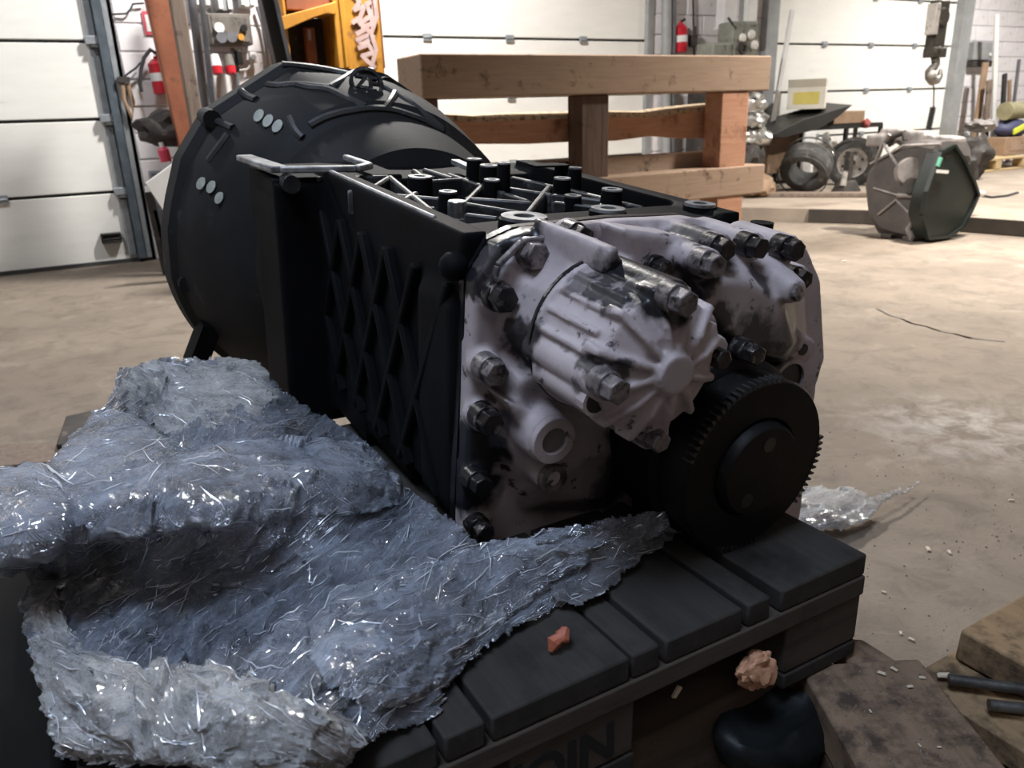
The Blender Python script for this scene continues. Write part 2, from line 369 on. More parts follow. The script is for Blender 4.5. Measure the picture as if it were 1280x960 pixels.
for a, b, top in ((xs[2], xs[3], 2.0), (xs[4], xs[5], 2.1), (xs[6], xs[7], 2.35)):
    z = 0.0; row = 0
    while z < top:
        x = a - (bw / 2 if row % 2 else 0)
        while x < b - 0.02:
            l, r = max(x, a), min(x + bw, b)
            if r - l > 0.05: brick((l + r) / 2, z + bh / 2, r - l)
            x += bw
        z += bh; row += 1

def door(n, x0, x1, joints, hinge_x, base, pull=None):
    r = bpy.data.objects.new('door_%d' % n, None); COL.objects.link(r); r.location = ((x0 + x1) / 2, YW, base); r.empty_display_size = .1; struct(r)
    zs = [base] + joints
    for a, b in zip(zs, zs[1:] + [DTOP]):
        MB().box(((x0 + x1) / 2, YW + 0.045, (a + b) / 2), (x1 - x0, 0.05, b - a - 0.020)).build('door_panel', m_door, r, bevel=0.004, world=True)
    MB().box(((x0 + x1) / 2, YW + 0.06, (base + DTOP) / 2), (x1 - x0, 0.02, DTOP - base)).build('joint_backing', m_gap, r, world=True)
    MB().box(((x0 + x1) / 2, YW + 0.03, base + .012), (x1 - x0, 0.05, 0.03)).build('bottom_seal', m_gap, r, world=True)
    for z in joints:
        for hx in hinge_x:
            h = MB().box((hx, YW + 0.012, z), (0.07, 0.016, 0.05)); h.cyl((hx - .03, YW + .004, z), (hx + .03, YW + .004, z), .009, n=8)
            h.build('hinge', m_galv, r, world=True)
    return r
j1 = [0.475, 0.938, 1.405, 1.87, 2.33]
base1 = 0.0
d1 = door(1, D1[0], D1[1], j1, (ony(2, 250, YW).x, -1.2), 0.0)
# side rail with rollers, black frame, handle
xr = D1[1]
MB().box((xr - 0.045, YW + 0.012, 1.55), (0.05, 0.03, 3.0)).build('roller_rail', m_galv, d1, world=True, bevel=.003)
MB().box((xr + 0.01, YW - 0.01, 1.55), (0.05, 0.08, 3.05)).build('side_frame', m_frame_blue, d1, world=True, bevel=.004)
MB().box((xr + 0.055, YW + 0.0, 1.55), (0.035, 0.06, 3.05)).build('frame_trim', m_galv, d1, world=True, bevel=.003)
for z in j1:
    MB().box((xr - 0.05, YW - 0.01, z + .005), (0.075, 0.045, 0.05)).build('roller_bracket', m_galv, d1, world=True, bevel=.004)
    MB().cyl((xr - 0.06, YW - 0.03, z - .035), (xr + 0.01, YW - 0.03, z - .035), 0.013, n=10).build('roller_axle', m_gap, d1, world=True)
hp = ony(139, 297, YW)
hb = MB(); hb.ring((hp.x, YW - 0.035, hp.z), (hp.x, YW + .005, hp.z), 0.001, 0.0005, 4)
hb = MB()
for dz in (-.026, .026): hb.box((hp.x, YW - 0.01, hp.z + dz), (0.125, 0.05, 0.014))
for dx in (-.056, .056): hb.box((hp.x + dx, YW - 0.01, hp.z), (0.014, 0.05, 0.06))
hb.box((hp.x, YW + 0.008, hp.z), (0.12, 0.012, 0.055)); hb.box((hp.x, YW - 0.03, hp.z - 0.008), (0.10, 0.014, 0.016))
hb.build('pull_handle', m_plastic, d1, world=True, bevel=.003)
j2 = [ony(650, 203, YW).z, ony(600, 122, YW).z, ony(650, 48, YW).z]; j2.append(2 * j2[-1] - j2[-2])
d2 = door(2, D2[0], D2[1], j2, [ony(x, 48, YW).x for x in (535, 638, 730)], 0.0)
MB().box((D2[1] - .03, YW + 0.0, 1.5), (0.07, 0.05, 3.0)).build('side_frame', m_greyframe, d2, world=True, bevel=.004)
j3 = [0.552, ony(1080, 113, YW).z, ony(1080, 56, YW).z]; j3.append(2 * j3[-1] - j3[-2])
d3 = door(3, D3[0], D3[1], j3, [ony(x, 56, YW).x for x in (1032, 1090, 1145)], 0.10)
MB().box((D3[1] + 0.06, YW - 0.02, 1.5), (0.19, 0.12, 3.0)).build('side_frame', m_greyframe, d3, world=True, bevel=.005)
MB().box((D3[0] - 0.10, YW - 0.02, 1.5), (0.16, 0.12, 3.0)).build('side_frame', m_greyframe, d3, world=True, bevel=.005)

# raised slab at the right, a dark strip along its edge
e = [onz(925, 276, 0), onz(1010, 278, 0), onz(1080, 280, 0), onz(1280, 296, 0), onz(1400, 306, 0)]
HS = 0.105
poly = [V((3.9, YW, 0))] + [V((p.x, p.y, 0)) for p in e] + [V((X1, e[-1].y, 0)), V((X1, YW, 0))]
m_slab = M('raised_concrete', (0.30, 0.25, 0.20), (0.22, 0.18, 0.145), 3, 0.85, dirt=(0.16, 0.12, 0.09), dscale=7, dlo=0.6, dhi=0.75)
struct(MB().prism([(p.x, p.y, 0.001) for p in poly], (0, 0, HS)).build('trim_1', m_slab))
m_step = M('dark_step_strip', (0.045, 0.035, 0.028), (0.03, 0.024, 0.02), 8, 0.7)
st = MB()
for a, b in zip(e[1:], e[2:]):
    d = (b - a).normalized(); n = V((-d.y, d.x, 0)); n = n if n.x < 0 else -n
    st.bar(a + n * .012 + V((0, 0, .055)), b + n * .012 + V((0, 0, .055)), 0.02, 0.10)
struct(st.build('trim_2', m_step))

# ceiling lamps that give the light (just above the frame)
m_lampbody = M('lamp_housing', (0.3, 0.3, 0.3), (0.25, 0.25, 0.25), 10, 0.5, 0.4)
m_lamp, nt_, b_ = new_mat('lamp_glass'); b_.inputs['Emission Color'].default_value = (1, .92, .8, 1); b_.inputs['Emission Strength'].default_value = 6
for i, (lx, ly, lz) in enumerate(LAMPS):
    r = thing('hall_lamp', ('bell-shaped grey hall lamp hanging above the middle door bay', 'bell-shaped grey hall lamp hanging above the right door bay', 'bell-shaped grey hall lamp hanging between the crate and the yellow machine', 'bell-shaped grey hall lamp added out of view to brighten the left door')[i], 'lamp', (lx, ly, lz))
    MB().lathe((0, 0, .03), (0, 0, 1), [(0, .22), (.02, .22), (.16, .09), (.30, .07), (.32, .02)], 20).build('lamp_shade', m_lampbody, r, smooth=True)
    MB().cyl((0, 0, .025), (0, 0, .04), .2, n=20).build('lamp_glass', m_lamp, r)
    MB().cyl((0, 0, .35), (0, 0, 4.5 - lz), .012, n=6).build('hanging_rod', m_lampbody, r)

# ================================================================== GEARBOX
gb = bpy.data.objects.new('truck_gearbox', None); COL.objects.link(gb)
gb.location = GD; gb.rotation_euler = GM.to_euler(); gb.empty_display_size = .05
tag(gb, 'large oily truck gearbox with black case and grey end cover lying on the pallet', 'gearbox')
# ---- main case
YA, YB, XL, XR, ZT, ZB = 0.165, 0.60, -0.222, 0.105, 0.165, -0.088
mc = MB()
mc.box(((XL + XR) / 2, (YA + YB) / 2, (ZT + ZB) / 2), (XR - XL, YB - YA, ZT - ZB))
mc.box((XL + .012, (YA + YB) / 2, ZT + .008), (.024, YB - YA, .05))          # upper edge rails
mc.box((XR - .012, (YA + YB) / 2, ZT + .008), (.024, YB - YA, .05))
mc.prism([(x, .168, z) for x, z in ((-.232, .13), (-.20, .188), (-.10, .194), (.075, .194), (.125, .170), (.205, .12), (.225, .03), (.20, -.085), (-.228, -.085))], (0, .075, 0))   # thick front flange
mc.box((.14, .40, .03), (.14, .30, .20)); mc.box((-.04, .37, -.10), (.36, .16, .024)); mc.box((-.04, .50, -.10), (.362, .14, .052)); mc.box((-.06, .61, -.10), (.36, .12, .075))
mc.box((-.075, .61, .02), (.42, .12, .33))                                    # wide rear flange
case = mc.build('main_case', m_black, gb, remesh=0.0045, relax=3)
sd = MB()
for k in range(5):
    y0 = .20 + k * .075
    sd.bar((XL - .004, y0, -.08), (XL - .004, y0 + .13, .15), .010, .012, (1, 0, 0)); sd.bar((XL - .004, y0 + .10, -.08), (XL - .004, y0 - .02, .15), .010, .012, (1, 0, 0))
sd.build('side_rib_lattice', m_black, gb, bevel=.003)
MB().bar((XL + .006, .235, .1975), (XL + .006, YB - .05, .1975), .006, .005).build('edge_highlight', m_edge, gb, bevel=.002)  # bright strip added as the highlight along the case edge
# ---- cast ribs on the top
rb = MB()
ribs = [((435, 237), (550, 247)), ((480, 256), (545, 259)), ((460, 236), (486, 220)), ((492, 255), (520, 239)), ((534, 281), (552, 271)), ((582, 251), (605, 228)),
        ((660, 264), (687, 231)), ((578, 252), (650, 264)), ((581, 246), (666, 252)), ((625, 232), (690, 242)), ((581, 266), (623, 271)), ((692, 251), (751, 258)),
        ((751, 260), (756, 246)), ((711, 235), (804, 258)), ((517, 211), (537, 225)), ((530, 210), (565, 221)), ((537, 225), (602, 221)), ((395, 221), (487, 219)),
        ((602, 221), (640, 222)), ((690, 242), (760, 250)), ((487, 219), (540, 262)), ((560, 216), (660, 250)), ((640, 220), (712, 236))]
for a, b in ribs:
    A, B = gz(*a, .190), gz(*b, .190); rb.bar(A - V((0, 0, .014)), B - V((0, 0, .014)), .0075, .028)
rb.build('top_rib_lattice', m_rib, gb, bevel=.0025)
gr = MB()
gr.box(((XL + XR) / 2, (YA + YB) / 2, ZT + .001), (XR - XL - .05, YB - YA - .06, .004), None)
gr.build('recessed_top', m_blackgloss, gb)
# ---- bosses on the top
def boss(px, py, top, r, name='top_boss', mat=m_black, z0=.165, hole=True):
    # px,py = middle of the boss top, at height top
    p = gz(px, py, top)
    m = MB(); m.cyl((p.x, p.y, z0), (p.x, p.y, top), r * 1.15, r, 14)
    o = m.build(name, mat, gb, smooth=True)
    if hole: MB().ring((p.x, p.y, top), (p.x, p.y, top + .002), r * .98, r * .5, 14).build('rim', m_edge if mat is m_black else mat, o)
    return p
for px, py, top, r in ((525, 222, .198, .015), (560, 241, .200, .010), (593, 200, .212, .010), (611, 208, .21, .0115), (630, 205, .218, .008), (615, 226, .20, .010),
                       (719, 211, .212, .0085), (703, 224, .205, .0105), (716, 246, .196, .010), (765, 238, .204, .012)):
    boss(px, py, top, r)
p = gz(571, 288, .168)      # bright silver plug
b_ = gy(952, 282, .19); o = MB().cyl((b_.x, .19, b_.z - .02), (b_.x, .19, b_.z + .004), .013, n=16).build('corner_stud', m_black, gb, smooth=True)
pl = MB().cyl((p.x, p.y, .165), (p.x, p.y, .182), .0128, n=6).cyl((p.x, p.y, .181), (p.x, p.y, .199), .0100, n=16)
o = pl.build('breather_plug', m_silver, gb, bevel=.001); o['label'] = 'bright silver breather plug'
for px, py, w in ((655, 272, 1.0), (760, 262, .8), (875, 256, .75)):
    q = gz(px, py, .200)
    o = MB().cyl((q.x, q.y, .17), (q.x, q.y, .199), .026 * w, .024 * w, 20).build('lifting_pad', m_black, gb, smooth=True)
    MB().ring((q.x, q.y, .199), (q.x, q.y, .202), .022 * w, .010 * w, 20).build('pad_ring', m_edge, o)
# bracket standing up on the far side, white tag
a = gz(664, 206, .208); c0 = gz(703, 205, .208)
br = MB(); br.bar((a.x, a.y, .207), (c0.x, c0.y, .207), .026, .0025); br.bar((c0.x, c0.y, .165), (c0.x, c0.y, .208), .014, .016, (0, 1, 0))
br.build('upright_bracket', m_black, gb)
a, b = gz(569, 201, .200), gz(594, 212, .200)
o = MB().bar((a.x, a.y, .199), (b.x, b.y, .199), .012, .006).build('white_tag', m_edge, gb); o['label'] = 'small whitish plate'
# rear-left opening with a rubbed bright rim
rim = [(305, 197), (350, 212), (445, 211), (462, 207), (432, 197)]
rp = [gz(x, y, .2) for x, y in rim]; rm = MB()
for a, b, w in ((0, 1, .022), (1, 2, .012), (2, 3, .012), (3, 4, .010)): rm.bar(rp[a], rp[b], w, .008)
o = rm.build('opening_rim', m_edge, gb, bevel=.002); o['label'] = 'rubbed bare metal rim'
MB().box((-.20, .62, .155), (.17, .13, .07)).build('opening_block', m_black, gb, bevel=.004)
p = gy(363, 230, .545)
o = MB().cyl((p.x, .56, p.z), (p.x, .538, p.z), .011, n=14).build('corner_boss', m_rib, gb, smooth=True)
p = gy(567, 333, .17)
MB().sphere((p.x, p.y, p.z), .0135).build('front_knob', m_black, gb, smooth=True)
# ---- bell housing
rim_px = [(213, 345), (208, 290), (213, 252), (225, 197), (259, 139), (355, 77), (479, 91), (515, 116), (552, 148), (592, 187), (608, 215)]
YR = 0.93
rq = [gy(x, y, YR) for x, y in rim_px]
A_ = np.array([[2 * q.x, 2 * q.z, 1] for q in rq]); s_ = np.linalg.lstsq(A_, np.array([q.x ** 2 + q.z ** 2 for q in rq]), rcond=None)[0]
bc = V((s_[0], 0, s_[1])); br0 = math.sqrt(s_[2] + s_[0] ** 2 + s_[1] ** 2)
NB = 144
def rimR(t):
    d = V((math.cos(t), 0, math.sin(t)))
    for a, b in zip(rq, rq[1:]):
        a2, b2 = V((a.x - bc.x, 0, a.z - bc.z)), V((b.x - bc.x, 0, b.z - bc.z)); ed = b2 - a2
        den = d.x * ed.z - d.z * ed.x
        if abs(den) < 1e-9: continue
        k = (a2.x * ed.z - a2.z * ed.x) / den; u = (a2.x * d.z - a2.z * d.x) / den
        if k > 0 and 0 <= u <= 1: return k
    return br0
RR = [rimR(2 * PI * i / NB) for i in range(NB)]
RM = [br0 * .25 + .75 * (sum(RR[(i + k) % NB] for k in range(-6, 7)) / 13) for i in range(NB)]
# the rings of the housing: (y, share of rim radius)
prof = [(.965, .90), (.965, 1.0), (.925, 1.0), (.915, .965), (.86, .93), (.775, .815), (.755, .735), (.735, .715), (.66, .60)]
def bellp(i, k):
    y, f = prof[k]; c = bc.lerp(V((0, 0, .05)), (YR - y) / .6); R = RR[i % NB] if f > .95 else RM[i % NB]
    t = 2 * PI * i / NB
    return V((c.x + math.cos(t) * R * f, y, c.z + math.sin(t) * R * f))
bm = MB(); bm.loft([[bellp(i, k) for i in range(NB)] for k in range(len(prof))], caps=False)
bm.loft([[bellp(i, 8) for i in range(NB)], [V((bellp(i, 8).x * .6, .64, bellp(i, 8).z * .6 + .02)) for i in range(NB)]], caps=False)
m_bell = M('sooty_black_casting', (0.015, 0.015, 0.016), (0.008, 0.008, 0.0085), 7, 0.7, 0.0, dirt=(0.07, 0.068, 0.066), dscale=18, dlo=0.62, dhi=0.78, bmp=0.12, spec=0.3)
m_bellr = M('worn_casting_rib', (0.06, 0.06, 0.062), (0.03, 0.03, 0.031), 14, 0.5, 0.0, dirt=(0.16, 0.158, 0.155), dscale=30, dlo=0.58, dhi=0.74, bmp=0.1, spec=0.4)
bell = bm.build('bell_housing', m_bell, gb, smooth=True, angle=28)
def proj(p):
    p = GM @ p - CAM; z = p.dot(fwd); return (CX + F * p.dot(cr) / z, CY - F * p.dot(cu) / z)
surf = []
for i in range(NB):
    for k in range(2, len(prof) - 1):
        for q in (0, .125, .25, .375, .5, .625, .75, .875):
            P = bellp(i, k).lerp(bellp(i, k + 1), q); surf.append((proj(P), P, i))
def on_bell(x, y):
    best = min(surf, key=lambda s: (s[0][0] - x) ** 2 + (s[0][1] - y) ** 2 + (0 if s[1].y < .95 else 1e4)); return best[1], best[2]
def bell_n(i):
    t = 2 * PI * i / NB; return V((math.cos(t) * .55, -.83, math.sin(t) * .55)).normalized()
bell_ribs = [[(355, 79), (436, 91), (494, 114), (552, 161)], [(412, 111), (440, 92), (464, 86)], [(371, 108), (410, 111), (459, 134)], [(483, 135), (496, 116)],
             [(335, 109), (371, 105), (412, 110)], [(388, 156), (410, 145), (451, 136), (485, 135), (524, 148), (552, 163)], [(297, 112), (320, 125)], [(361, 150), (380, 168)], [(258, 140), (290, 165)], [(259, 205), (283, 170)]]
for path in bell_ribs:
    r_ = MB(); pts = []
    for a, b in zip(path, path[1:]):
        for k in range(8): pts.append((a[0] + (b[0] - a[0]) * k / 8, a[1] + (b[1] - a[1]) * k / 8))
    pts.append(path[-1]); P = []
    for x, y in pts:
        p, i = on_bell(x, y); P.append(p - bell_n(i) * .0015)
    # even out
    for _ in range(7): P = [P[0]] + [(P[j - 1] + P[j] * 2 + P[j + 1]) / 4 for j in range(1, len(P) - 1)] + [P[-1]]
    r_.tube(P, .0068, 8); r_.build('cast_rib', m_bellr, bell, smooth=True)
# emblem: ring with two letters
ep, ei = on_bell(456, 110); en = bell_n(ei); et = V((1, 0, 0)); en = V((0, -.80, .60)) if en.z < .2 else en
fm = frame(ep + en * .006, V((1, 0.1, -.25)), en)
em = MB(); em.ring(fm @ V((0, 0, -.004)), fm @ V((0, 0, .004)), .027, .022, 28); em.box(fm @ V((0, -.034, -.002)), (.05, .006, .006), fm.to_3x3())
o = em.build('round_emblem', m_rib, bell); o['label'] = 'raised round maker emblem'
text_mesh('emblem_letters', 'ZF', .032, .003, m_rib, bell, fm, .001)
for px, py, big in ((323, 147, 1), (336, 151, 1), (350, 157, 1), (256, 228, .95), (268, 237, .95), (279, 246, .9)):  # pale discs painted as the bright view through oval holes
    p, i = on_bell(px, py); n = bell_n(i)
    f_ = frame(p + n * .003, V((.5, 0, .8)), n)
    ring = [f_ @ V((math.cos(t) * .0105 * big, math.sin(t) * .0064 * big, 0)) for t in (2 * PI * k / 16 for k in range(16))]
    o = MB().prism(ring, n * .004).build('oval_hole_disc', m_pale, bell, smooth=True); o['label'] = 'pale oval disc standing in for a lit hole'
for px, py in ((222, 352), (253, 140), (478, 97), (548, 150)):
    p = gy(px, py, .93); d = (V((bc.x, .93, bc.z)) - p).normalized(); p = p + d * .012
    MB().cyl((p.x, .90, p.z), (p.x, .955, p.z), .014, n=12).build('rim_lug', m_bell, bell, smooth=True)
o = MB().bar(gy(243, 455, .9), gy(262, 405, .9), .03, .05, (0, 1, 0)).build('bell_foot', m_black, gb)

# ---- grey end cover
cv = MB()
out = [(580, 345), (608, 299), (640, 284), (760, 271), (850, 268), (930, 287), (990, 303), (1008, 345), (1014, 440), (1004, 474), (985, 640), (760, 655), (690, 655), (606, 668), (588, 664), (567, 652)]
po = [gy(x, y, .16) for x, y in out]
cv.prism(po, (0, -.022, 0))
def hull(pa, ya, pb, yb):
    A = [gy(x, y, ya) for x, y in pa]; B = [gy(x, y, yb) for x, y in pb]; cv.loft([A, B])
hub = gy(848, 470, -.03)
def circ(c, r, y, n=10, t0=0): return [V((c.x + r * math.cos(t0 + 2 * PI * i / n), y, c.z + r * math.sin(t0 + 2 * PI * i / n))) for i in range(n)]
# tapered body behind the pump cover
rb_ = [gy(x, y, .14) for x, y in ((622, 405), (640, 350), (668, 292), (735, 305), (800, 330), (830, 400), (820, 500), (770, 560), (720, 520), (660, 470))]
cc = V((hub.x + .004, 0, hub.z + .004))
c2 = sorted(circ(cc, .062, .072), key=lambda p: 0)
def order(c, pts): return sorted(pts, key=lambda p: -math.atan2(p.z - c.z, p.x - c.x))
ctr = V((sum(p.x for p in rb_) / 10, 0, sum(p.z for p in rb_) / 10))
cv.loft([order(ctr, rb_), order(cc, c2)])
cv.bar(gy(671, 288, .145), gy(768, 327, .045), .012, .022)                # gusset rib towards the upper boss
cv.hexa([gy(671, 288, .145), gy(768, 327, .045), gy(765, 350, .045), gy(668, 330, .145)] + [gy(671, 288, .145) + V((.012, 0, 0)), gy(768, 327, .045) + V((.012, 0, 0)), gy(765, 350, .045) + V((.012, 0, 0)), gy(668, 330, .145) + V((.012, 0, 0))])
# step plate at upper left, with a lip
cv.prism([gy(x, y, .142) for x, y in ((612, 372), (624, 330), (655, 300), (700, 300), (720, 350), (690, 430), (640, 420))], (0, -.012, 0))
# low housing under the pump and the lug with a hole
cv.loft([[gy(x, y, .14) for x, y in ((625, 440), (690, 450), (790, 560), (770, 640), (650, 640), (612, 560))], [gy(x, y, .11) for x, y in ((650, 475), (690, 470), (770, 560), (755, 622), (690, 625), (650, 560))]])
lg = gy(690, 549, .085)
cv.cyl((lg.x, .15, lg.z), (lg.x, .085, lg.z), .027, .024, 20)
cv.prism([gy(x, y, .1) for x, y in ((632, 500), (690, 525), (700, 575), (672, 572))], (0, .04, 0))
l2 = gy(690, 597, .095); cv.cyl((l2.x, .15, l2.z), (l2.x, .098, l2.z), .018, .015, 16)
# volute on the right
va = [gy(x, y, .145) for x, y in ((790, 285), (850, 274), (925, 290), (985, 306), (1006, 345), (1012, 430), (1000, 470), (930, 480), (860, 440), (800, 370))]
vb = [gy(x, y, .085) for x, y in ((850, 335), (885, 318), (930, 322), (970, 340), (992, 375), (1003, 425), (985, 455), (935, 450), (890, 420), (855, 380))]
vc = [gy(x, y, .055) for x, y in ((880, 365), (905, 350), (935, 352), (960, 365), (980, 390), (992, 430), (978, 448), (940, 440), (910, 420), (885, 395))]
cv.loft([va, vb, vc])
def cone(p, yp, q, yq, r0, r1): cv.cyl(gy(*p, yp), gy(*q, yq), r0, r1, 14)
for (px, py, yb) in ((890, 331, .05), (903, 311, .07), (945, 309, .075), (990, 312, .075), (1001, 348, .085)):
    b = gy(px, py, yb); cv.cyl((b.x, .15, b.z), (b.x, yb, b.z), .0155, .0135, 14)
cone((935, 330), .12, (996, 366), .045, .026, .012)
cone((840, 330), .13, (905, 385), .07, .022, .012)
b = gy(1004, 437, .10); cv.cyl((b.x, .13, b.z), (b.x, .095, b.z), .015, n=14)
b = gy(985, 425, .08); cv.cyl((b.x, .12, b.z), (b.x, .07, b.z), .014, n=14)
# smooth disc behind the pump, upper right (sheet fold)
cv.prism([gy(x, y, .13) for x, y in ((745, 275), (820, 285), (842, 300), (838, 345), (800, 352), (760, 330))], (0, -.04, 0))
for (px, py, yb, r) in ((668, 319, .128, .016), (628, 373, .128, .016), (617, 465, .118, .014), (612, 527, .118, .014), (600, 605, .125, .013), (603, 663, .128, .012), (725, 296, .12, .012), (826, 338, .085, .013)):
    b = gy(px, py, yb); cv.cyl((b.x, .145, b.z), (b.x, yb + .004, b.z), r * 1.1, r, 14)
cover = cv.build('end_cover', m_cover, gb, remesh=0.0032, relax=3)
gs = MB().prism(po, (0, .010, 0)); gs.build('gasket', m_blackgloss, gb)
# lip strip on the step plate
lp = MB()
for a, b in zip(((612, 374), (622, 332), (652, 302)), ((622, 332), (652, 302), (690, 296))): lp.bar(gy(*a, .128), gy(*b, .128), .005, .006, (0, 1, 0))
lp.build('cast_lip', m_cover, gb, bevel=.0015)
nm = gy(688, 371, .118); R_ = Matrix.Rotation(math.radians(18), 3, 'Y')
MB().box(gy(686, 371, .112), (.036, .016, .016), R_).build('cast_boss_plate', m_cover, gb, bevel=.003)
h_ = MB().cyl((lg.x, .0852, lg.z), (lg.x, .0835, lg.z), .0125, n=18); h_.build('lug_hole', M('hole_shade_grey', (.16, .145, .15), (.09, .08, .085), 30, .7), gb)
MB().ring((lg.x, .086, lg.z), (lg.x, .080, lg.z), .0225, .0125, 20).build('lug_rim', m_cover, gb, bevel=.001)
MB().ring((l2.x, .098, l2.z), (l2.x, .091, l2.z), .0145, .008, 18).build('plug_ring', m_boltg, gb)
MB().cyl((l2.x, .098, l2.z), (l2.x, .093, l2.z), .008, n=12).build('drain_plug', m_cover, gb)
# black gap where the output shaft leaves the cover
so = gy(978, 474, .082)
MB().cyl((so.x, .10, so.z), (so.x, .0755, so.z), .021, n=24).build('shaft_opening', m_blackgloss, gb)
MB().ring((so.x, .10, so.z), (so.x, .072, so.z), .0255, .021, 24).build('opening_collar', m_cover, gb)

# ---- pump cover with radial ribs
pc = MB()
R1 = .062
pc.lathe((hub.x, .075, hub.z), (0, -1, 0), [(0, R1 + .004), (.006, R1 + .004), (.008, R1), (.082, R1 - .006), (.094, .030), (.094, .002)], 36, caps=True)
pc.cyl((hub.x, .0, hub.z), (hub.x, -.030, hub.z), .019, .0165, 20)
for k in range(12):
    t = 2 * PI * k / 12 + .2; d = V((math.cos(t), 0, math.sin(t)))
    h0 = V((hub.x, 0, hub.z))
    pc.loft([[h0 + d * r_ + V((0, y, 0)) + d.cross(V((0, 1, 0))) * w for y, w in ((.01, -.0045), (.01, .0045), (yt, .003), (yt, -.003))] for r_, yt in ((.010, -.026), (.036, -.022), (.064, -.008))])
for k in range(9):      # ridges along the drum
    t = math.radians(70 + k * 16); d = V((math.cos(t), 0, math.sin(t)))
    pc.bar(V((hub.x, .07, hub.z)) + d * (R1 - .001), V((hub.x, .004, hub.z)) + d * (R1 - .005), .005, .009, d)
pb = []
for px, py, yb, r in ((852, 377, -.02, .0145), (767, 486, -.02, .0145), (820, 549, -.005, .0125), (888, 412, .0, .0125)):
    b = gy(px, py, yb); pb.append(b); pc.cyl((b.x, .085, b.z), (b.x, yb + .006, b.z), r * 1.12, r, 16)
    m_ = V((hub.x, 0, hub.z)); d_ = (m_ - V((b.x, 0, b.z))) * .4
    pc.bar(V((b.x, .01, b.z)), V((b.x, .01, b.z)) + d_, .02, .04, (0, 1, 0))
bx = gy(742, 500, .0); pc.cyl((bx.x, .07, bx.z), (bx.x, .004, bx.z), .013, .0125, 14)
bl = gy(895, 440, .0); pc.cyl((bl.x, .05, bl.z), (bl.x, .0, bl.z), .016, .014, 14)
pump = pc.build('ribbed_pump_cover', m_cover, gb, remesh=0.0021, relax=2)
o = MB().ring((hub.x, .0765, hub.z), (hub.x, .0735, hub.z), R1 + .0052, R1 - .004, 36).build('pump_joint', m_blackgloss, gb)
MB().cyl((bx.x, .0045, bx.z), (bx.x, -.003, bx.z), .0095, n=14).build('dark_port', m_blackgloss, gb)
MB().ring((bx.x, .006, bx.z), (bx.x, -.004, bx.z), .0125, .0095, 14).build('port_rim', m_cover, gb)

# ---- bolts
def bolt(px, py, y, r, mat=m_boltg, length=.008):
    b = gy(px, py, y)
    m = MB(); m.cyl((b.x, y + .02, b.z), (b.x, y + .004, b.z), r * 1.10, n=18); m.cyl((b.x, y + .005, b.z), (b.x, y - length, b.z), r, r * .97, 6, rot=random.random())
    o = m.build('bolt', mat, gb, bevel=.0012)
    if mat is m_boltg: o['label'] = 'grey-painted hex bolt'
    return o
for px, py, y, r, mt in ((668, 319, .122, .0125, m_boltg), (628, 373, .122, .0125, m_bolt), (617, 465, .112, .0118, m_boltg), (612, 527, .112, .0118, m_bolt), (600, 605, .119, .0105, m_blackgloss),
                         (603, 663, .122, .0105, m_bolt), (725, 296, .114, .0105, m_bolt), (826, 338, .079, .011, m_bolt),
                         (890, 331, .044, .0105, m_boltg), (903, 311, .064, .0105, m_bolt), (945, 309, .069, .0105, m_bolt), (990, 312, .069, .011, m_bolt), (1001, 348, .079, .010, m_bolt),
                         (852, 377, -.026, .0105, m_boltg), (767, 486, -.026, .0105, m_boltg), (820, 549, -.011, .0095, m_boltg), (897, 447, -.004, .009, m_bolt), (940, 442, .02, .010, m_bolt)):
    bolt(px, py, y, r, mt)
b = gy(996, 366, .045); MB().cyl((b.x - .001, .0465, b.z - .001), (b.x, .042, b.z), .0075, n=12).build('cone_hole', m_boltg, gb)
for px, py, y in ((1004, 437, .094), (985, 425, .069)):
    b = gy(px, py, y); MB().cyl((b.x, y + .004, b.z), (b.x, y - .001, b.z), .0065, n=12).build('bolt_hole', m_blackgloss, gb)
# ---- output flange: drum, toothed disc, boss
fl = MB(); fl.lathe((0, .16, 0), (0, -1, 0), [(0, .06), (.03, .075), (.07, .092), (.118, .092), (.122, .086), (.125, .06)], 56, caps=False)
fl.build('output_drum', m_flange, gb, smooth=True)
fd = MB(); fd.lathe((0, .038, 0), (0, -1, 0), [(0, .07), (.002, .084), (.034, .0855), (.037, .0835), (.037, .050), (.033, .047), (.033, .0)], 64, caps=False)
fd.build('output_flange', m_flange, gb, smooth=True)
tm = MB()
for k in range(84):
    t = 2 * PI * k / 84; td = math.degrees(t)
    if not (80 < td < 165 or td > 318 or td < 12 or 250 < td < 285): continue
    d = V((math.cos(t), 0, math.sin(t))); s = d.cross(V((0, 1, 0)))
    tm.loft([[d * .083 + V((0, y, 0)) + s * -.0021, d * .083 + V((0, y, 0)) + s * .0021, d * .0885 + V((0, y, 0)) + s * .0009, d * .0885 + V((0, y, 0)) - s * .0009] for y in (.009, .0)])
o = tm.build('tooth_ring', m_teeth, gb); o['kind'] = 'stuff'
bs = MB(); bs.lathe((0, .006, 0), (0, -1, 0), [(0, .047), (.010, .046), (.014, .043), (.014, .0)], 48, caps=False)
o = bs.build('flange_boss', m_flange, gb, smooth=True)
for px, py in ((962, 556), (933, 626)):
    b = gy(px, py, -.008); MB().cyl((b.x, -.006, b.z), (b.x, -.0086, b.z), .0075, n=14).build('boss_hole', m_blackgloss, gb)

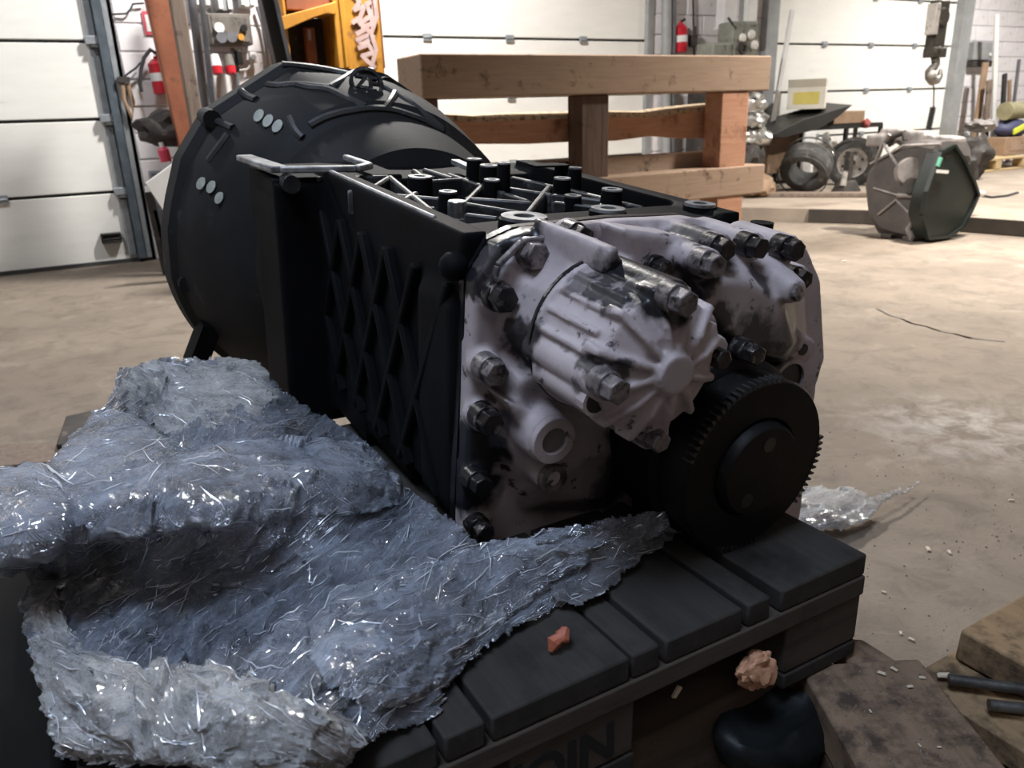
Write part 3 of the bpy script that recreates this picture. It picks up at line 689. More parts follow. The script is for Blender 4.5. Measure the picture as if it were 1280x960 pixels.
# ================================================================== PALLET
m_pal = wood('grimy_pallet_wood', (0.045, 0.041, 0.037), (0.026, 0.024, 0.022), (0.010, 0.009, 0.0085), 1, dlo=.5, dhi=.7, rough=.75)
m_palx = wood('grimy_stringer_wood', (0.075, 0.062, 0.052), (0.045, 0.038, 0.032), (0.015, 0.013, 0.011), 0, dlo=.55, dhi=.75, rough=.8)
m_ink = M('black_stencil_ink', (0.006, 0.006, 0.006), (0.004, 0.004, 0.004), 40, .8, bmp=0)
YF = 0.399
pal = thing('pallet', 'dark oil-soaked wooden pallet carrying the truck gearbox', 'pallet', (.27, YF, .385))
PBK = 1.00
decks = [(.485, .598), (.445, .4715), (.355, .4385), (.322, .349), (.197, .319), (.160, .192), (.095, .155), (.045, .078), (-.06, .035)]
for a, b in decks:
    o = MB().box(((a + b) / 2, (YF + PBK) / 2, PT - .011), (b - a, PBK - YF, .022)).jitter(.0006, 20, a).build('deck_board', m_pal, pal, bevel=.0022, world=True)
for y in (YF + .036, .70, PBK - .036):
    MB().box((.269, y, PT - .033), (.658, .075, .0205)).build('stringer_board', m_palx, pal, bevel=.002, world=True)
for x, w in ((.548, .10), (.268, .115), (-.012, .095)):
    for y in (YF + .038, .70, PBK - .038):
        MB().box((x, y, PT - .043 - .026), (w, .074, .052)).build('block', m_palx, pal, bevel=.003, world=True)
    MB().box((x, (YF + PBK) / 2, .3935), (w, PBK - YF, .016)).build('bottom_board', m_pal, pal, bevel=.002, world=True)
# stencilled letters on the middle block
inv = Matrix.LocRotScale(pal.location, pal.rotation_euler, pal.scale).inverted()
text_mesh('stencil_lettering', 'EOIN', .046, .0006, m_ink, pal, inv @ frame((.252, YF + .0006, PT - .043 - .030), (1, 0, 0), (0, -1, 0)), .0015)

# orange peel scrap, wood chips on the pallet
m_orange = M('orange_rubber', (0.42, 0.13, 0.07), (0.30, 0.08, 0.05), 40, .6)
p = onz(697, 803, PT)
sc = MB().tube([onz(688, 814, PT + .004), onz(692, 803, PT + .010), onz(699, 798, PT + .011), onz(703, 797, PT + .010), onz(706, 789, PT + .014), onz(703, 786, PT + .006)], [.002, .006, .0045, .007, .004, .002], 8)
r = sc.build('orange_scrap', m_orange, None, smooth=True); tag(r, 'small curled orange scrap lying on the front deck boards', 'scrap')
m_chip = M('pale_wood_chip', (0.62, 0.52, 0.40), (0.5, 0.42, 0.32), 60, .8)
def chip(px, py, z, s, label, group=None, yaw=None):
    p = onz(px, py, z); a = random.random() * 6 if yaw is None else yaw
    R = Matrix.Rotation(a, 3, 'Z')
    o = MB().box((0, 0, 0), (s, s * .45, s * .18), None, .7).jitter(s * .12, 60, px).build('wood_chip', m_chip, None, bevel=s * .03)
    o.location = p + V((0, 0, s * .10 + .001)); o.rotation_euler = (0, 0, a); return tag(o, label, 'chip', group)

# ================================================================== TIMBER STACK UNDER AND BESIDE THE PALLET
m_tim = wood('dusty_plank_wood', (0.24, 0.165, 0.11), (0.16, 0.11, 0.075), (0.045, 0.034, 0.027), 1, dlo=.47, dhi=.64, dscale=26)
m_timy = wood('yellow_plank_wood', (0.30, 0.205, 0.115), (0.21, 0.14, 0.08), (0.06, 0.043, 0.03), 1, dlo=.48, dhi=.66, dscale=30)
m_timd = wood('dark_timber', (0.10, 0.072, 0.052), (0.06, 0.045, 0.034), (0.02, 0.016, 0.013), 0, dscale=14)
def plank(name, mat, a, b, w, h, ztop, label, cat='plank', group=None, world_up=V((0, 0, 1)), bev=.003, jit=.0015):
    a = V((a[0], a[1], 0)); b = V((b[0], b[1], 0)); L = (b - a).length; c = (a + b) / 2
    m = MB(); m.box((0, 0, 0), (w, L, h)); 
    bmesh.ops.subdivide_edges(m.bm, edges=[e_ for e_ in m.bm.edges if abs((e_.verts[0].co - e_.verts[1].co).y) > .01], cuts=6)
    m.jitter(jit, 9, a.x * 7); o = m.build(name, mat, None, bevel=bev)
    o.location = (c.x, c.y, ztop - h / 2); o.rotation_euler = (0, 0, math.atan2((b - a).y, (b - a).x) - PI / 2)
    return tag(o, label, cat, group)
ZS = .385
# stack that carries the pallet: two bearers below, tops just under the pallet
p1, p2, p3, p4 = onz(1120, 838, ZS), onz(1300, 1010, ZS), onz(1028, 880, ZS), onz(1157, 832, ZS)
d_ = (p2 - p4).normalized(); n_ = V((d_.y, -d_.x, 0)); n_ = n_ if (p3 - p4).dot(n_) > 0 else -n_
wq = abs((p3 - p4).dot(n_)); mid = p4 + n_ * wq / 2
def along(t): q = mid + d_ * t; return (q.x, q.y)
plank('plank', m_tim, along(-.012), along(.62), wq, .042, ZS - .001, 'broad dusty plank in the right foreground covered with wood chips', 'plank')
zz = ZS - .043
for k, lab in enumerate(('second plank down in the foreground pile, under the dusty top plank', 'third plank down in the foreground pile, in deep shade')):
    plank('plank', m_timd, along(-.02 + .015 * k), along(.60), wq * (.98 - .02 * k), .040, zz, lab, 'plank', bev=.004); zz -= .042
# bearers under the pallet, standing on the floor
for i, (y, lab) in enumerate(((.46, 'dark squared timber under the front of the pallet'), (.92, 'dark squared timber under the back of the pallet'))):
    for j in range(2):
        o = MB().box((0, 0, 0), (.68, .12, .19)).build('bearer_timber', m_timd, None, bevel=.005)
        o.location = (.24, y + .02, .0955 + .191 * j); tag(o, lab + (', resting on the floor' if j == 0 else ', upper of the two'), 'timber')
o = MB().box((0, 0, 0), (.50, .62, .40)).jitter(.006, 6).build('dark_filler_box', M('filler_black', (.008, .0075, .007), (.005, .0047, .0045), 8, .8, spec=.1), None, bevel=.01); o.location = (-.335, .74, .2015); tag(o, 'black chest box added for the dark gap left of the pallet, under the film heap', 'filler')  # black box added to darken the gap left of the pallet
# short round-ended plank showing beside the pallet corner
q = onz(1066, 808, ZS - .004); q2 = onz(1120, 850, ZS - .004)
dd = (q2 - q).normalized()
o = MB().prism([q + dd * t + V((dd.y, -dd.x, 0)) * s for t, s in ((-.006, -.018), (-.014, 0), (-.006, .018), (.09, .03), (.09, -.03))], (0, 0, -.03)).build('plank_offcut', m_tim, None, bevel=.003)
tag(o, 'small round-ended plank offcut at the pallet corner', 'plank')
# thick yellow plank upper right and the thin yellow board it lies on
ZK = ZS + .030
a0, a1, a2 = onz(1199, 786, ZK), onz(1290, 736, ZK), onz(1330, 868, ZK)
u = (a1 - a0).normalized(); vv = V((u.y, -u.x, 0)); 
o = MB().prism([a0 + u * 0, a0 + u * .004 - vv * .0, a1 + u * .10, a1 + u * .10 + vv * .17, a0 + vv * .155], (0, 0, -.034)).jitter(.002, 12).build('thick_plank', m_timy, None, bevel=.003)
tag(o, 'thick yellowish plank with frayed corner at the right edge of the photo', 'plank')
b0, b1 = onz(1158, 831, ZS - .004), onz(1196, 809, ZS - .004)
u = (b1 - b0).normalized(); vv = V((u.y, -u.x, 0))
o = MB().prism([b0 - u * .03, b0 + u * .30, b0 + u * .30 + vv * .30, b0 - u * .03 + vv * .30], (0, 0, -.026)).build('thin_board', m_timy, None, bevel=.002)
o.location.z -= .002
tag(o, 'yellow board lying under the thick plank and the steel rods', 'board')
# stuff below: support block under these boards
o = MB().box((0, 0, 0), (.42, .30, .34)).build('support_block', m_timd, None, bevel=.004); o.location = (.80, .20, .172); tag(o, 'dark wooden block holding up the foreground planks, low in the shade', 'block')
m_rod = M('dark_steel_rod', (0.11, 0.105, 0.10), (0.05, 0.048, 0.045), 60, .45, .5)
for i, (a, b) in enumerate((((1186, 849), (1330, 868)), ((1236, 881), (1340, 892)))):
    A, B = onz(*a, ZS + .006), onz(*b, ZS + .006)
    o = MB().cyl(A, B, .0052, n=12).build('steel_rod', m_rod, None, smooth=True)
    tag(o, ('upper dark steel rod with its tip by the broken chip of wood', 'lower dark steel rod running out at the right edge')[i], 'rod', 'steel rods')
# chips
cl = {0: 'pale wood chip on the dusty foreground plank'}
for px, py, s, lab in ((1101, 843, .008, 'pale chip on the dusty plank, nearest to the pallet corner'), (1117, 838, .007, 'pale chip at the far edge of the dusty plank'), (1138, 860, .0065, 'dull chip in the middle of the dusty plank'), (1153, 848, .006, 'narrow pale chip on the dusty plank toward the steel rods'),
                       (1180, 845, .013, 'square yellowish chip by the tip of the upper steel rod'), (1174, 935, .004, 'right one of two tiny chips low on the dusty plank'), (1149, 933, .004, 'left one of two tiny chips low on the dusty plank'), (1088, 890, .004, 'tiny chip on the left edge of the dusty plank')):
    chip(px, py, ZS, s, lab, 'chips on the dusty plank')
for px, py, s, lab in ((1160, 687, .018, 'long pale wood splinter on the floor right of the pallet'), (1187, 691, .016, 'round pale wood chip on the floor beside the splinter'), (1264, 626, .012, 'small pale chip on the open floor at far right of the pallet'), (1139, 800, .012, 'pale chip on the floor just above the dusty plank'), (1126, 792, .010, 'narrow pale chip on the floor near the pallet corner'), (1105, 741, .010, 'tiny pale chip on the floor beside the pallet side'), (1055, 327, .03, 'pale chip on the floor in front of the standing housing')):
    chip(px, py, .001, s, lab)
for px, py, s, lab in ((846, 865, .012, 'pale wood sliver dangling in the dark under the pallet edge'), (784, 905, .011, 'reddish sliver in the dark beside the stencilled block'), (815, 935, .016, 'brown sliver low in the dark under the pallet')):
    p = onpl(px, py, (0, .42, 0), V((0, 1, 0))); o = MB().box((0, 0, 0), (s * .4, .002, s)).jitter(s * .15, 90, px).build('wood_chip', m_chip if s == .012 else m_timd, None); o.location = p; o.rotation_euler = (.2, .5, 0); tag(o, lab, 'chip')
m_grit = M('dark_grit', (0.13, 0.10, 0.08), (0.26, 0.21, 0.17), 90, .9, bmp=0)
gt = MB()
rg = random.Random(5)
for _ in range(700):
    x, y = rg.uniform(.65, 1.9), rg.uniform(.2, 1.6)
    if x < 1.1 and y < .42: continue
    s = rg.uniform(.001, .0042)
    gt.box((x, y, s * .3), (s, s * rg.uniform(.5, 1), s * .6), Matrix.Rotation(rg.random() * 6, 3, 'Z'), .6)
for _ in range(420):
    t, s2 = rg.uniform(0, .42), rg.uniform(-.48, .48) * wq; q = mid + d_ * t + n_ * s2; s = rg.uniform(.0008, .0032)
    gt.box((q.x, q.y, ZS - .001 + s * .3), (s, s * .7, s * .6), Matrix.Rotation(rg.random() * 6, 3, 'Z'), .6)
o = gt.build('floor_grit', m_grit, None); tag(o, 'scattered dark grit and splinters on the floor and dusty plank', 'grit', kind='stuff')
# black sack with crumpled orange paper below the pallet
m_sack = M('black_rubber_sack', (0.010, 0.012, 0.013), (0.006, 0.007, 0.007), 14, .5, bmp=.2, spec=.25)
c = ony(948, 893, .415); 
sk = MB(); sk.sphere((0, 0, 0), .05, (1.15, .8, .75), 28)
for v in sk.bm.verts:
    n = noise.noise(v.co * 26) * .014 + abs(noise.noise(v.co * 55)) * .008; v.co *= 1 + n / .05
    if v.co.z > .02: v.co.z = .02 + (v.co.z - .02) * -.6
o = sk.build('black_sack', m_sack, None, smooth=True, angle=80); o.location = (c.x, c.y - .02, c.z); tag(o, 'crumpled black rubber sack hanging under the pallet edge', 'sack')
m_paper = M('brown_orange_paper', (0.50, 0.27, 0.16), (0.38, 0.20, 0.12), 30, .75)
c = ony(948, 836, .395)
pp = MB(); r0 = bmesh.ops.create_icosphere(pp.bm, subdivisions=4, radius=.016)
for v in pp.bm.verts:
    n = noise.noise(v.co * 70) * .5 + abs(noise.noise(v.co * 130 + V((3, 1, 2)))) * .6; v.co *= 1 + n * .9; v.co.y *= .6; v.co.x *= 1.15
o = pp.build('crumpled_paper', m_paper, None, smooth=True, angle=20); o.location = c; tag(o, 'crumpled orange-brown paper stuck on the black sack under the pallet', 'paper')

# ================================================================== STRETCH FILM
def film_mat(name, op=0.62, tint=(0.62, 0.70, 0.86), lo=0.2, crush=0.3):
    m, nt, b = new_mat(name)
    nt.nodes.remove(b); outn = [n for n in nt.nodes if n.type == 'OUTPUT_MATERIAL'][0]
    def uv(su, sv, rot=0.0):      # u runs along the wrinkles of the sheet, v across them
        t = nt.nodes.new('ShaderNodeUVMap'); t.uv_map = 'wrinkle'; r_ = nt.nodes.new('ShaderNodeMapping'); r_.inputs[2].default_value = (0, 0, rot); nt.links.new(t.outputs[0], r_.inputs[0])
        mp = nt.nodes.new('ShaderNodeMapping'); mp.inputs[3].default_value = (su, sv, 1); nt.links.new(r_.outputs[0], mp.inputs[0]); return mp.outputs[0]
    def ridge(vec, sc, p, d=0.4):
        n_ = nz(nt, vec, sc, 3, 0.6, d); a_ = N(nt, 'ShaderNodeMath', operation='MULTIPLY_ADD'); nt.links.new(n_, a_.inputs[0]); a_.inputs[1].default_value = 2; a_.inputs[2].default_value = -1
        b_ = N(nt, 'ShaderNodeMath', operation='ABSOLUTE'); nt.links.new(a_.outputs[0], b_.inputs[0])
        c_ = N(nt, 'ShaderNodeMath', operation='SUBTRACT'); c_.inputs[0].default_value = 1; nt.links.new(b_.outputs[0], c_.inputs[1])
        d_ = N(nt, 'ShaderNodeMath', operation='POWER'); nt.links.new(c_.outputs[0], d_.inputs[0]); d_.inputs[1].default_value = p; return d_.outputs[0]
    def add_(a, b, k=1.0):
        n_ = N(nt, 'ShaderNodeMath', operation='MULTIPLY_ADD'); nt.links.new(b, n_.inputs[0]); n_.inputs[1].default_value = k; nt.links.new(a, n_.inputs[2]); return n_.outputs[0]
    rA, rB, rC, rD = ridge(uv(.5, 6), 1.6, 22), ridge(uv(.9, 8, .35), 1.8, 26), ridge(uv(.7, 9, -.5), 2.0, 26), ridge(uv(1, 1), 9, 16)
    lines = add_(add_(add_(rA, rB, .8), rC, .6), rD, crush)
    hgt = add_(lines, nz(nt, uv(1, 2), 14, 4, 0.65), 0.9)
    bp = N(nt, 'ShaderNodeBump'); bp.inputs['Strength'].default_value = 1.0; bp.inputs['Distance'].default_value = 0.016; nt.links.new(hgt, bp.inputs['Height'])
    bp2 = N(nt, 'ShaderNodeBump'); bp2.inputs['Strength'].default_value = 0.6; bp2.inputs['Distance'].default_value = 0.003; nt.links.new(hgt, bp2.inputs['Height'])
    dif = N(nt, 'ShaderNodeBsdfDiffuse'); dif.inputs[0].default_value = tint + (1,)
    trl = N(nt, 'ShaderNodeBsdfTranslucent'); trl.inputs[0].default_value = tint + (1,)
    gl = N(nt, 'ShaderNodeBsdfGlossy'); gl.inputs['Roughness'].default_value = 0.09; gl.inputs[0].default_value = (1, 1, 1, 1); nt.links.new(bp.outputs[0], gl.inputs['Normal'])
    tr = N(nt, 'ShaderNodeBsdfTransparent'); tr.inputs[0].default_value = (0.96, 0.97, 1, 1)
    def mx(f, a, c):
        s = N(nt, 'ShaderNodeMixShader')
        if isinstance(f, float): s.inputs[0].default_value = f
        else: nt.links.new(f, s.inputs[0])
        nt.links.new(a.outputs[0], s.inputs[1]); nt.links.new(c.outputs[0], s.inputs[2]); return s
    body = mx(0.42, dif, trl)
    lay0 = ramp(nt, nz(nt, uv(.8, 2.6), 1.3, 6, 0.68, 0.8), [(0.38, op * lo), (0.70, min(1, op * 1.2))])
    lay1 = add_(lay0, lines, 0.16); cl = N(nt, 'ShaderNodeMath', operation='MINIMUM'); nt.links.new(lay1, cl.inputs[0]); cl.inputs[1].default_value = 0.97  # wrinkle lines whitened to put glints into the film colour
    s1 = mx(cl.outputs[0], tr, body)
    fr = N(nt, 'ShaderNodeFresnel'); fr.inputs[0].default_value = 1.5; nt.links.new(bp.outputs[0], fr.inputs['Normal'])
    fm_ = N(nt, 'ShaderNodeMath', operation='MULTIPLY_ADD'); nt.links.new(fr.outputs[0], fm_.inputs[0]); fm_.inputs[1].default_value = 0.9; fm_.inputs[2].default_value = 0.14
    s2 = mx(fm_.outputs[0], s1, gl)
    nt.links.new(s2.outputs[0], outn.inputs[0]); return m
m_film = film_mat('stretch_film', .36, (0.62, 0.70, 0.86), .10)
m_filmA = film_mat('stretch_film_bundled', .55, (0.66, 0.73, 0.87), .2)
m_filmLit = film_mat('stretch_film_crumpled_lit', .75, (0.86, 0.86, 0.86), .35, .9)  # lamp light put into the colour: lit sheets white, the others blue
m_glint_crease, nt_, b_ = new_mat('film_glint_crease'); b_.inputs['Base Color'].default_value = (.80, .84, .92, 1); b_.inputs['Roughness'].default_value = .28; b_.inputs['Specular IOR Level'].default_value = 1.0; b_.inputs['Metallic'].default_value = .5  # pale shiny crease ribbons laid on the film to make glints
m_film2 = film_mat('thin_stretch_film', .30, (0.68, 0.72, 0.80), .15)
def tps(src, dst):
    src = np.array(src, float); dst = np.array(dst, float); n = len(src)
    d = np.linalg.norm(src[:, None] - src[None], axis=2); K = np.where(d > 0, d * d * np.log(d + 1e-9), 0) + np.eye(n) * 40
    P = np.c_[np.ones(n), src]; A = np.zeros((n + 3, n + 3)); A[:n, :n] = K; A[:n, n:] = P; A[n:, :n] = P.T
    w = np.linalg.solve(A, np.r_[dst, np.zeros((3, 3))])
    def f(q):
        q = np.array(q, float); d = np.linalg.norm(q[:, None] - src[None], axis=2)
        return np.where(d > 0, d * d * np.log(d + 1e-9), 0) @ w[:n] + np.c_[np.ones(len(q)), q] @ w[n:]
    return f
def surface(ctrl):      # control points read off the photograph, each with its own height or depth in the place
    return tps([c[:2] for c in ctrl], [tuple({'z': onz, 'Y': ony, 'X': onx}[k](x, y, v)) for x, y, k, v in ctrl])
def film_sheet(name, mat, outline, f, step, amp, ang, seed, lift=0.0, ragged=6.0, clamp=None, crumple=1.0, parent=None, thick=0.0005, creases=.022):
    ol = np.array(outline, float)
    x0, y0 = ol.min(0) - 4; x1, y1 = ol.max(0) + 4
    nx, ny = int((x1 - x0) / step) + 1, int((y1 - y0) / step) + 1
    gxx, gyy = np.meshgrid(x0 + np.arange(nx) * step, y0 + np.arange(ny) * step)
    pts = np.c_[gxx.ravel(), gyy.ravel()]
    jit = np.array([[noise.noise(V((a / 17, b / 17, seed))) + .5 * noise.noise(V((a / 6, b / 6, seed))), noise.noise(V((a / 17, b / 17, seed + 9))) + .5 * noise.noise(V((a / 6, b / 6, seed + 5)))] for a, b in pts]) * ragged
    q = pts + jit; inside = np.zeros(len(q), bool); dist = np.full(len(q), 1e9)
    for (xa, ya), (xb, yb) in zip(ol, np.roll(ol, -1, 0)):
        c = ((ya > q[:, 1]) != (yb > q[:, 1])); xi = (xb - xa) * (q[:, 1] - ya) / (yb - ya + 1e-12) + xa
        inside ^= c & (q[:, 0] < xi)
        e_ = np.array([xb - xa, yb - ya]); t_ = np.clip(((q - [xa, ya]) @ e_) / (e_ @ e_), 0, 1); dist = np.minimum(dist, np.linalg.norm(q - ([xa, ya] + t_[:, None] * e_), axis=1))
    P = f(pts).reshape(ny, nx, 3)
    du = np.gradient(P, axis=1); dv = np.gradient(P, axis=0); nn = np.cross(dv, du); nn /= np.linalg.norm(nn, axis=2, keepdims=True) + 1e-12
    ins = inside.reshape(ny, nx); dist = dist.reshape(ny, nx); ca, sa = math.cos(math.radians(ang)), math.sin(math.radians(ang))
    m = MB(); vid = {}; uvs = {}
    for j in range(ny):
        for i in range(nx):
            if not ins[j, i]: continue
            p = V(P[j, i]); x, y = gxx[j, i] / 100, gyy[j, i] / 100
            bend = .35 * noise.noise(V((x * .6, y * .6, seed)))
            u, v = x * ca + y * sa, -x * sa + y * ca + bend
            rg_ = lambda a, b, z: 1 - abs(noise.noise(V((a, b, z)))) * 2.2
            h = amp * (rg_(u * .7, v * 2.6, seed) + .5 * rg_(u * 1.3, v * 6.5, seed + 3) + .7 * noise.noise(V((x * 1.6, y * 1.6, seed + 2))))
            for sc_, k_ in ((4.5, .0046), (11, .0018)):
                cell = V((u * sc_ * .55, v * sc_, seed)); c_ = noise.voronoi(cell)[1][0]; g_ = noise.cell_vector(c_ * 31.7)
                h += crumple * k_ * ((cell - c_).x * (g_.x - .5) + (cell - c_).y * (g_.y - .5)) * 2
            n3 = V(nn[j, i]); n3 = n3 if n3.dot(CAM - p) > 0 else -n3
            q3 = p + n3 * (h + lift * min(1, dist[j, i] / 25))
            if clamp: q3 = clamp(q3)
            w_ = m.bm.verts.new(q3); vid[(j, i)] = w_; uvs[w_] = (u, v)
    for j in range(ny - 1):
        for i in range(nx - 1):
            k = [(j, i), (j, i + 1), (j + 1, i + 1), (j + 1, i)]
            if all(a in vid for a in k): m.bm.faces.new([vid[a] for a in k])
    cz_ = MB(); rgc = random.Random(int(seed * 10)); keys = list(vid)
    pos = {k: v.co.copy() for k, v in vid.items()}
    for _ in range(int(len(keys) * creases)):
        j, i = rgc.choice(keys); a_ = -math.radians(ang) * -1 + rgc.gauss(0, .16) + (rgc.choice((-.6, .6)) if rgc.random() < .22 else 0); L_c = int(rgc.expovariate(1 / 8.0)) + 2
        ca_, sa_ = math.cos(a_), math.sin(a_); P_ = []
        for k in range(L_c + 1):
            kk = (int(round(j + sa_ * k)), int(round(i + ca_ * k)))
            if kk not in pos: break
            P_.append(pos[kk])
        if len(P_) < 3: continue
        nn_ = V(nn[j, i]); nn_ = nn_ if nn_.dot(CAM - P_[0]) > 0 else -nn_
        for _q in range(2): P_ = [P_[0]] + [(P_[q - 1] + P_[q] * 2 + P_[q + 1]) / 4 for q in range(1, len(P_) - 1)] + [P_[-1]]
        d_c = (P_[-1] - P_[0]).normalized(); sd_c = d_c.cross(nn_).normalized(); tl_c = rgc.uniform(-1.1, 1.1); wd = rgc.uniform(.00025, .0006) * (1.7 if rgc.random() < .08 else 1)
        off = (sd_c * math.cos(tl_c) + nn_ * math.sin(tl_c)); lf = nn_ * (.0007 + wd)
        row = []
        for q, p_c in enumerate(P_):
            w_c = wd * math.sin(PI * (q + .6) / (len(P_) + .2)); row.append((cz_.bm.verts.new(p_c + lf - off * w_c), cz_.bm.verts.new(p_c + lf + off * w_c)))
        for (a1, b1), (a2, b2) in zip(row, row[1:]): cz_.bm.faces.new((a1, b1, b2, a2))
    lay = m.bm.loops.layers.uv.new('wrinkle')
    for fc in m.bm.faces:
        for l in fc.loops: l[lay].uv = uvs[l.vert]
    loose = [v for v in m.bm.verts if not v.link_faces]; bmesh.ops.delete(m.bm, geom=loose, context='VERTS')
    o = m.build(name, mat, parent)
    if creases:
        c_o = cz_.build('glint_crease', m_glint_crease, parent or o, smooth=True); c_o['kind'] = 'stuff'
    for p_ in o.data.polygons: p_.use_smooth = True
    o.data.set_sharp_from_angle(angle=math.radians(26))
    if thick:
        so = o.modifiers.new('film', 'SOLIDIFY'); so.thickness = thick; so.offset = 0
    return o
def keep(q):       # stay off the gearbox case and above the boards
    l = G(q)
    if .10 < l.y < .70 and l.x > -.236 and -.3 < l.z < .17 and l.x < .2:
        if l.y > .56 and l.x > -.30: l.x = min(l.x, -.292)
        elif l.x + .232 < (l.y - .118) or l.y > .25: l.x = -.238
        elif l.y > .12: l.y = .116
        q = GM @ l
    if -.07 < q.x < .61 and YF - .01 < q.y < PBK + .01 and q.z < PT + .0025: q = V((q.x, q.y, PT + .0025))
    return q
main_out = [(-40, 588), (60, 585), (85, 560), (135, 503), (150, 462), (200, 452), (300, 449), (322, 455), (350, 485), (370, 505), (412, 520), (455, 545), (498, 590), (540, 630), (570, 655), (600, 682),
            (660, 668), (740, 650), (830, 636), (842, 660), (780, 690), (735, 708), (720, 745), (690, 765), (640, 790), (600, 815), (570, 845), (548, 866), (560, 880), (540, 905), (480, 915), (440, 935), (425, 962),
            (330, 985), (230, 950), (80, 945), (72, 905), (50, 850), (22, 760), (30, 700), (-40, 712)]
main_f = surface([(-40, 590, 'z', .55), (60, 587, 'z', .56), (135, 503, 'Y', 1.00), (150, 462, 'Y', 1.10), (240, 452, 'Y', 1.12), (310, 452, 'Y', 1.10), (200, 520, 'Y', 1.02), (250, 540, 'Y', .93), (350, 490, 'Y', 1.0), (330, 560, 'z', .585),
             (395, 522, 'X', .255), (440, 550, 'X', .262), (520, 632, 'X', .264), (562, 655, 'Y', .565), (600, 682, 'Y', .535), (660, 668, 'Y', .525), (740, 650, 'Y', .515), (835, 645, 'z', .535),
             (420, 600, 'z', .57), (100, 600, 'z', .600), (250, 600, 'z', .61), (0, 640, 'z', .60), (-40, 700, 'z', .56), (60, 712, 'z', .53), (130, 705, 'z', .525), (120, 735, 'z', .515), (250, 715, 'z', .53), (260, 672, 'z', .585), (150, 672, 'z', .59), (60, 690, 'z', .585),
             (400, 650, 'z', .565), (480, 650, 'z', .535), (380, 720, 'z', .530), (480, 710, 'z', .545), (600, 700, 'z', .540), (700, 690, 'z', .530), (780, 688, 'z', .505), (735, 725, 'z', .503), (640, 785, 'z', .503), (560, 850, 'z', .503),
             (30, 740, 'z', .535), (22, 780, 'z', .515), (50, 850, 'z', .50), (110, 800, 'z', .525), (220, 800, 'z', .52), (330, 800, 'z', .53), (450, 780, 'z', .545), (540, 770, 'z', .535),
             (80, 930, 'z', .50), (150, 880, 'z', .55), (260, 880, 'z', .565), (380, 870, 'z', .555), (480, 860, 'z', .53), (230, 950, 'z', .53), (330, 985, 'Y', .385), (425, 960, 'Y', .40), (500, 910, 'z', .503)])
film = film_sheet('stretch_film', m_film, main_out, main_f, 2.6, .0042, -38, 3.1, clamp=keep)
tag(film, 'big crumpled heap of bluish clear stretch film at the foot of the gearbox', 'plastic film')
for nm, mt, ol, ang, lift, amp, cm, sd_ in (
    ('bundled_layer', m_filmA, [(-40, 590), (60, 588), (110, 535), (135, 503), (190, 545), (240, 572), (300, 550), (380, 545), (450, 560), (505, 605), (500, 640), (420, 648), (330, 652), (220, 662), (130, 674), (60, 694), (0, 714), (-40, 718)], -7, .016, .0042, .8, 1.3),
    ('crumpled_layer', m_filmLit, [(140, 503), (150, 462), (200, 452), (300, 449), (324, 456), (350, 485), (362, 506), (330, 525), (290, 535), (240, 560), (200, 545)], 18, .008, .003, 1.6, 4.7),
    ('crumpled_layer', m_filmLit, [(22, 762), (36, 708), (68, 702), (78, 760), (112, 812), (170, 838), (235, 836), (300, 846), (380, 880), (440, 900), (470, 912), (425, 962), (330, 985), (230, 950), (80, 945), (72, 905), (50, 850)], 24, .012, .0036, 1.5, 6.1),
    ('bundled_layer', m_filmA, [(430, 740), (500, 704), (600, 682), (660, 668), (740, 650), (832, 636), (840, 656), (780, 684), (735, 702), (685, 735), (620, 792), (570, 838), (535, 872), (470, 892), (410, 872), (380, 830), (395, 775)], -30, .010, .0040, .9, 9.4)):
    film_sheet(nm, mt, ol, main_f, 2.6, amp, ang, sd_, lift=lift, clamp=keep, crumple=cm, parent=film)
f2 = surface([(660, 668, 'Y', .51), (740, 655, 'Y', .505), (855, 645, 'z', .512), (862, 662, 'z', .505), (800, 700, 'z', .505), (745, 750, 'z', .505), (690, 750, 'z', .51), (730, 700, 'z', .515), (672, 712, 'z', .52)])
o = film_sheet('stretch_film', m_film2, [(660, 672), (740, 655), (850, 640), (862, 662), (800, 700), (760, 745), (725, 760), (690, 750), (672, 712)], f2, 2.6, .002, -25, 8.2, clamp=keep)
tag(o, 'thin clear film tail spread over the pallet boards beside the grey cover', 'plastic film')
f3 = surface([(960, 612, 'z', .03), (1060, 612, 'z', .05), (1152, 602, 'z', .02), (1105, 632, 'z', .03), (1080, 655, 'z', .02), (1010, 664, 'z', .02), (960, 664, 'z', .02), (1030, 635, 'z', .07), (1070, 636, 'z', .04)])
o = film_sheet('stretch_film', m_filmLit, [(1000, 612), (1060, 612), (1085, 622), (1110, 618), (1152, 602), (1148, 612), (1105, 632), (1080, 655), (1050, 662), (1010, 660), (960, 664), (960, 630)], f3, 2.4, .006, -12, 5.5, ragged=4, crumple=1.6)
tag(o, 'small crumpled piece of clear film lying on the floor right of the toothed flange', 'plastic film')

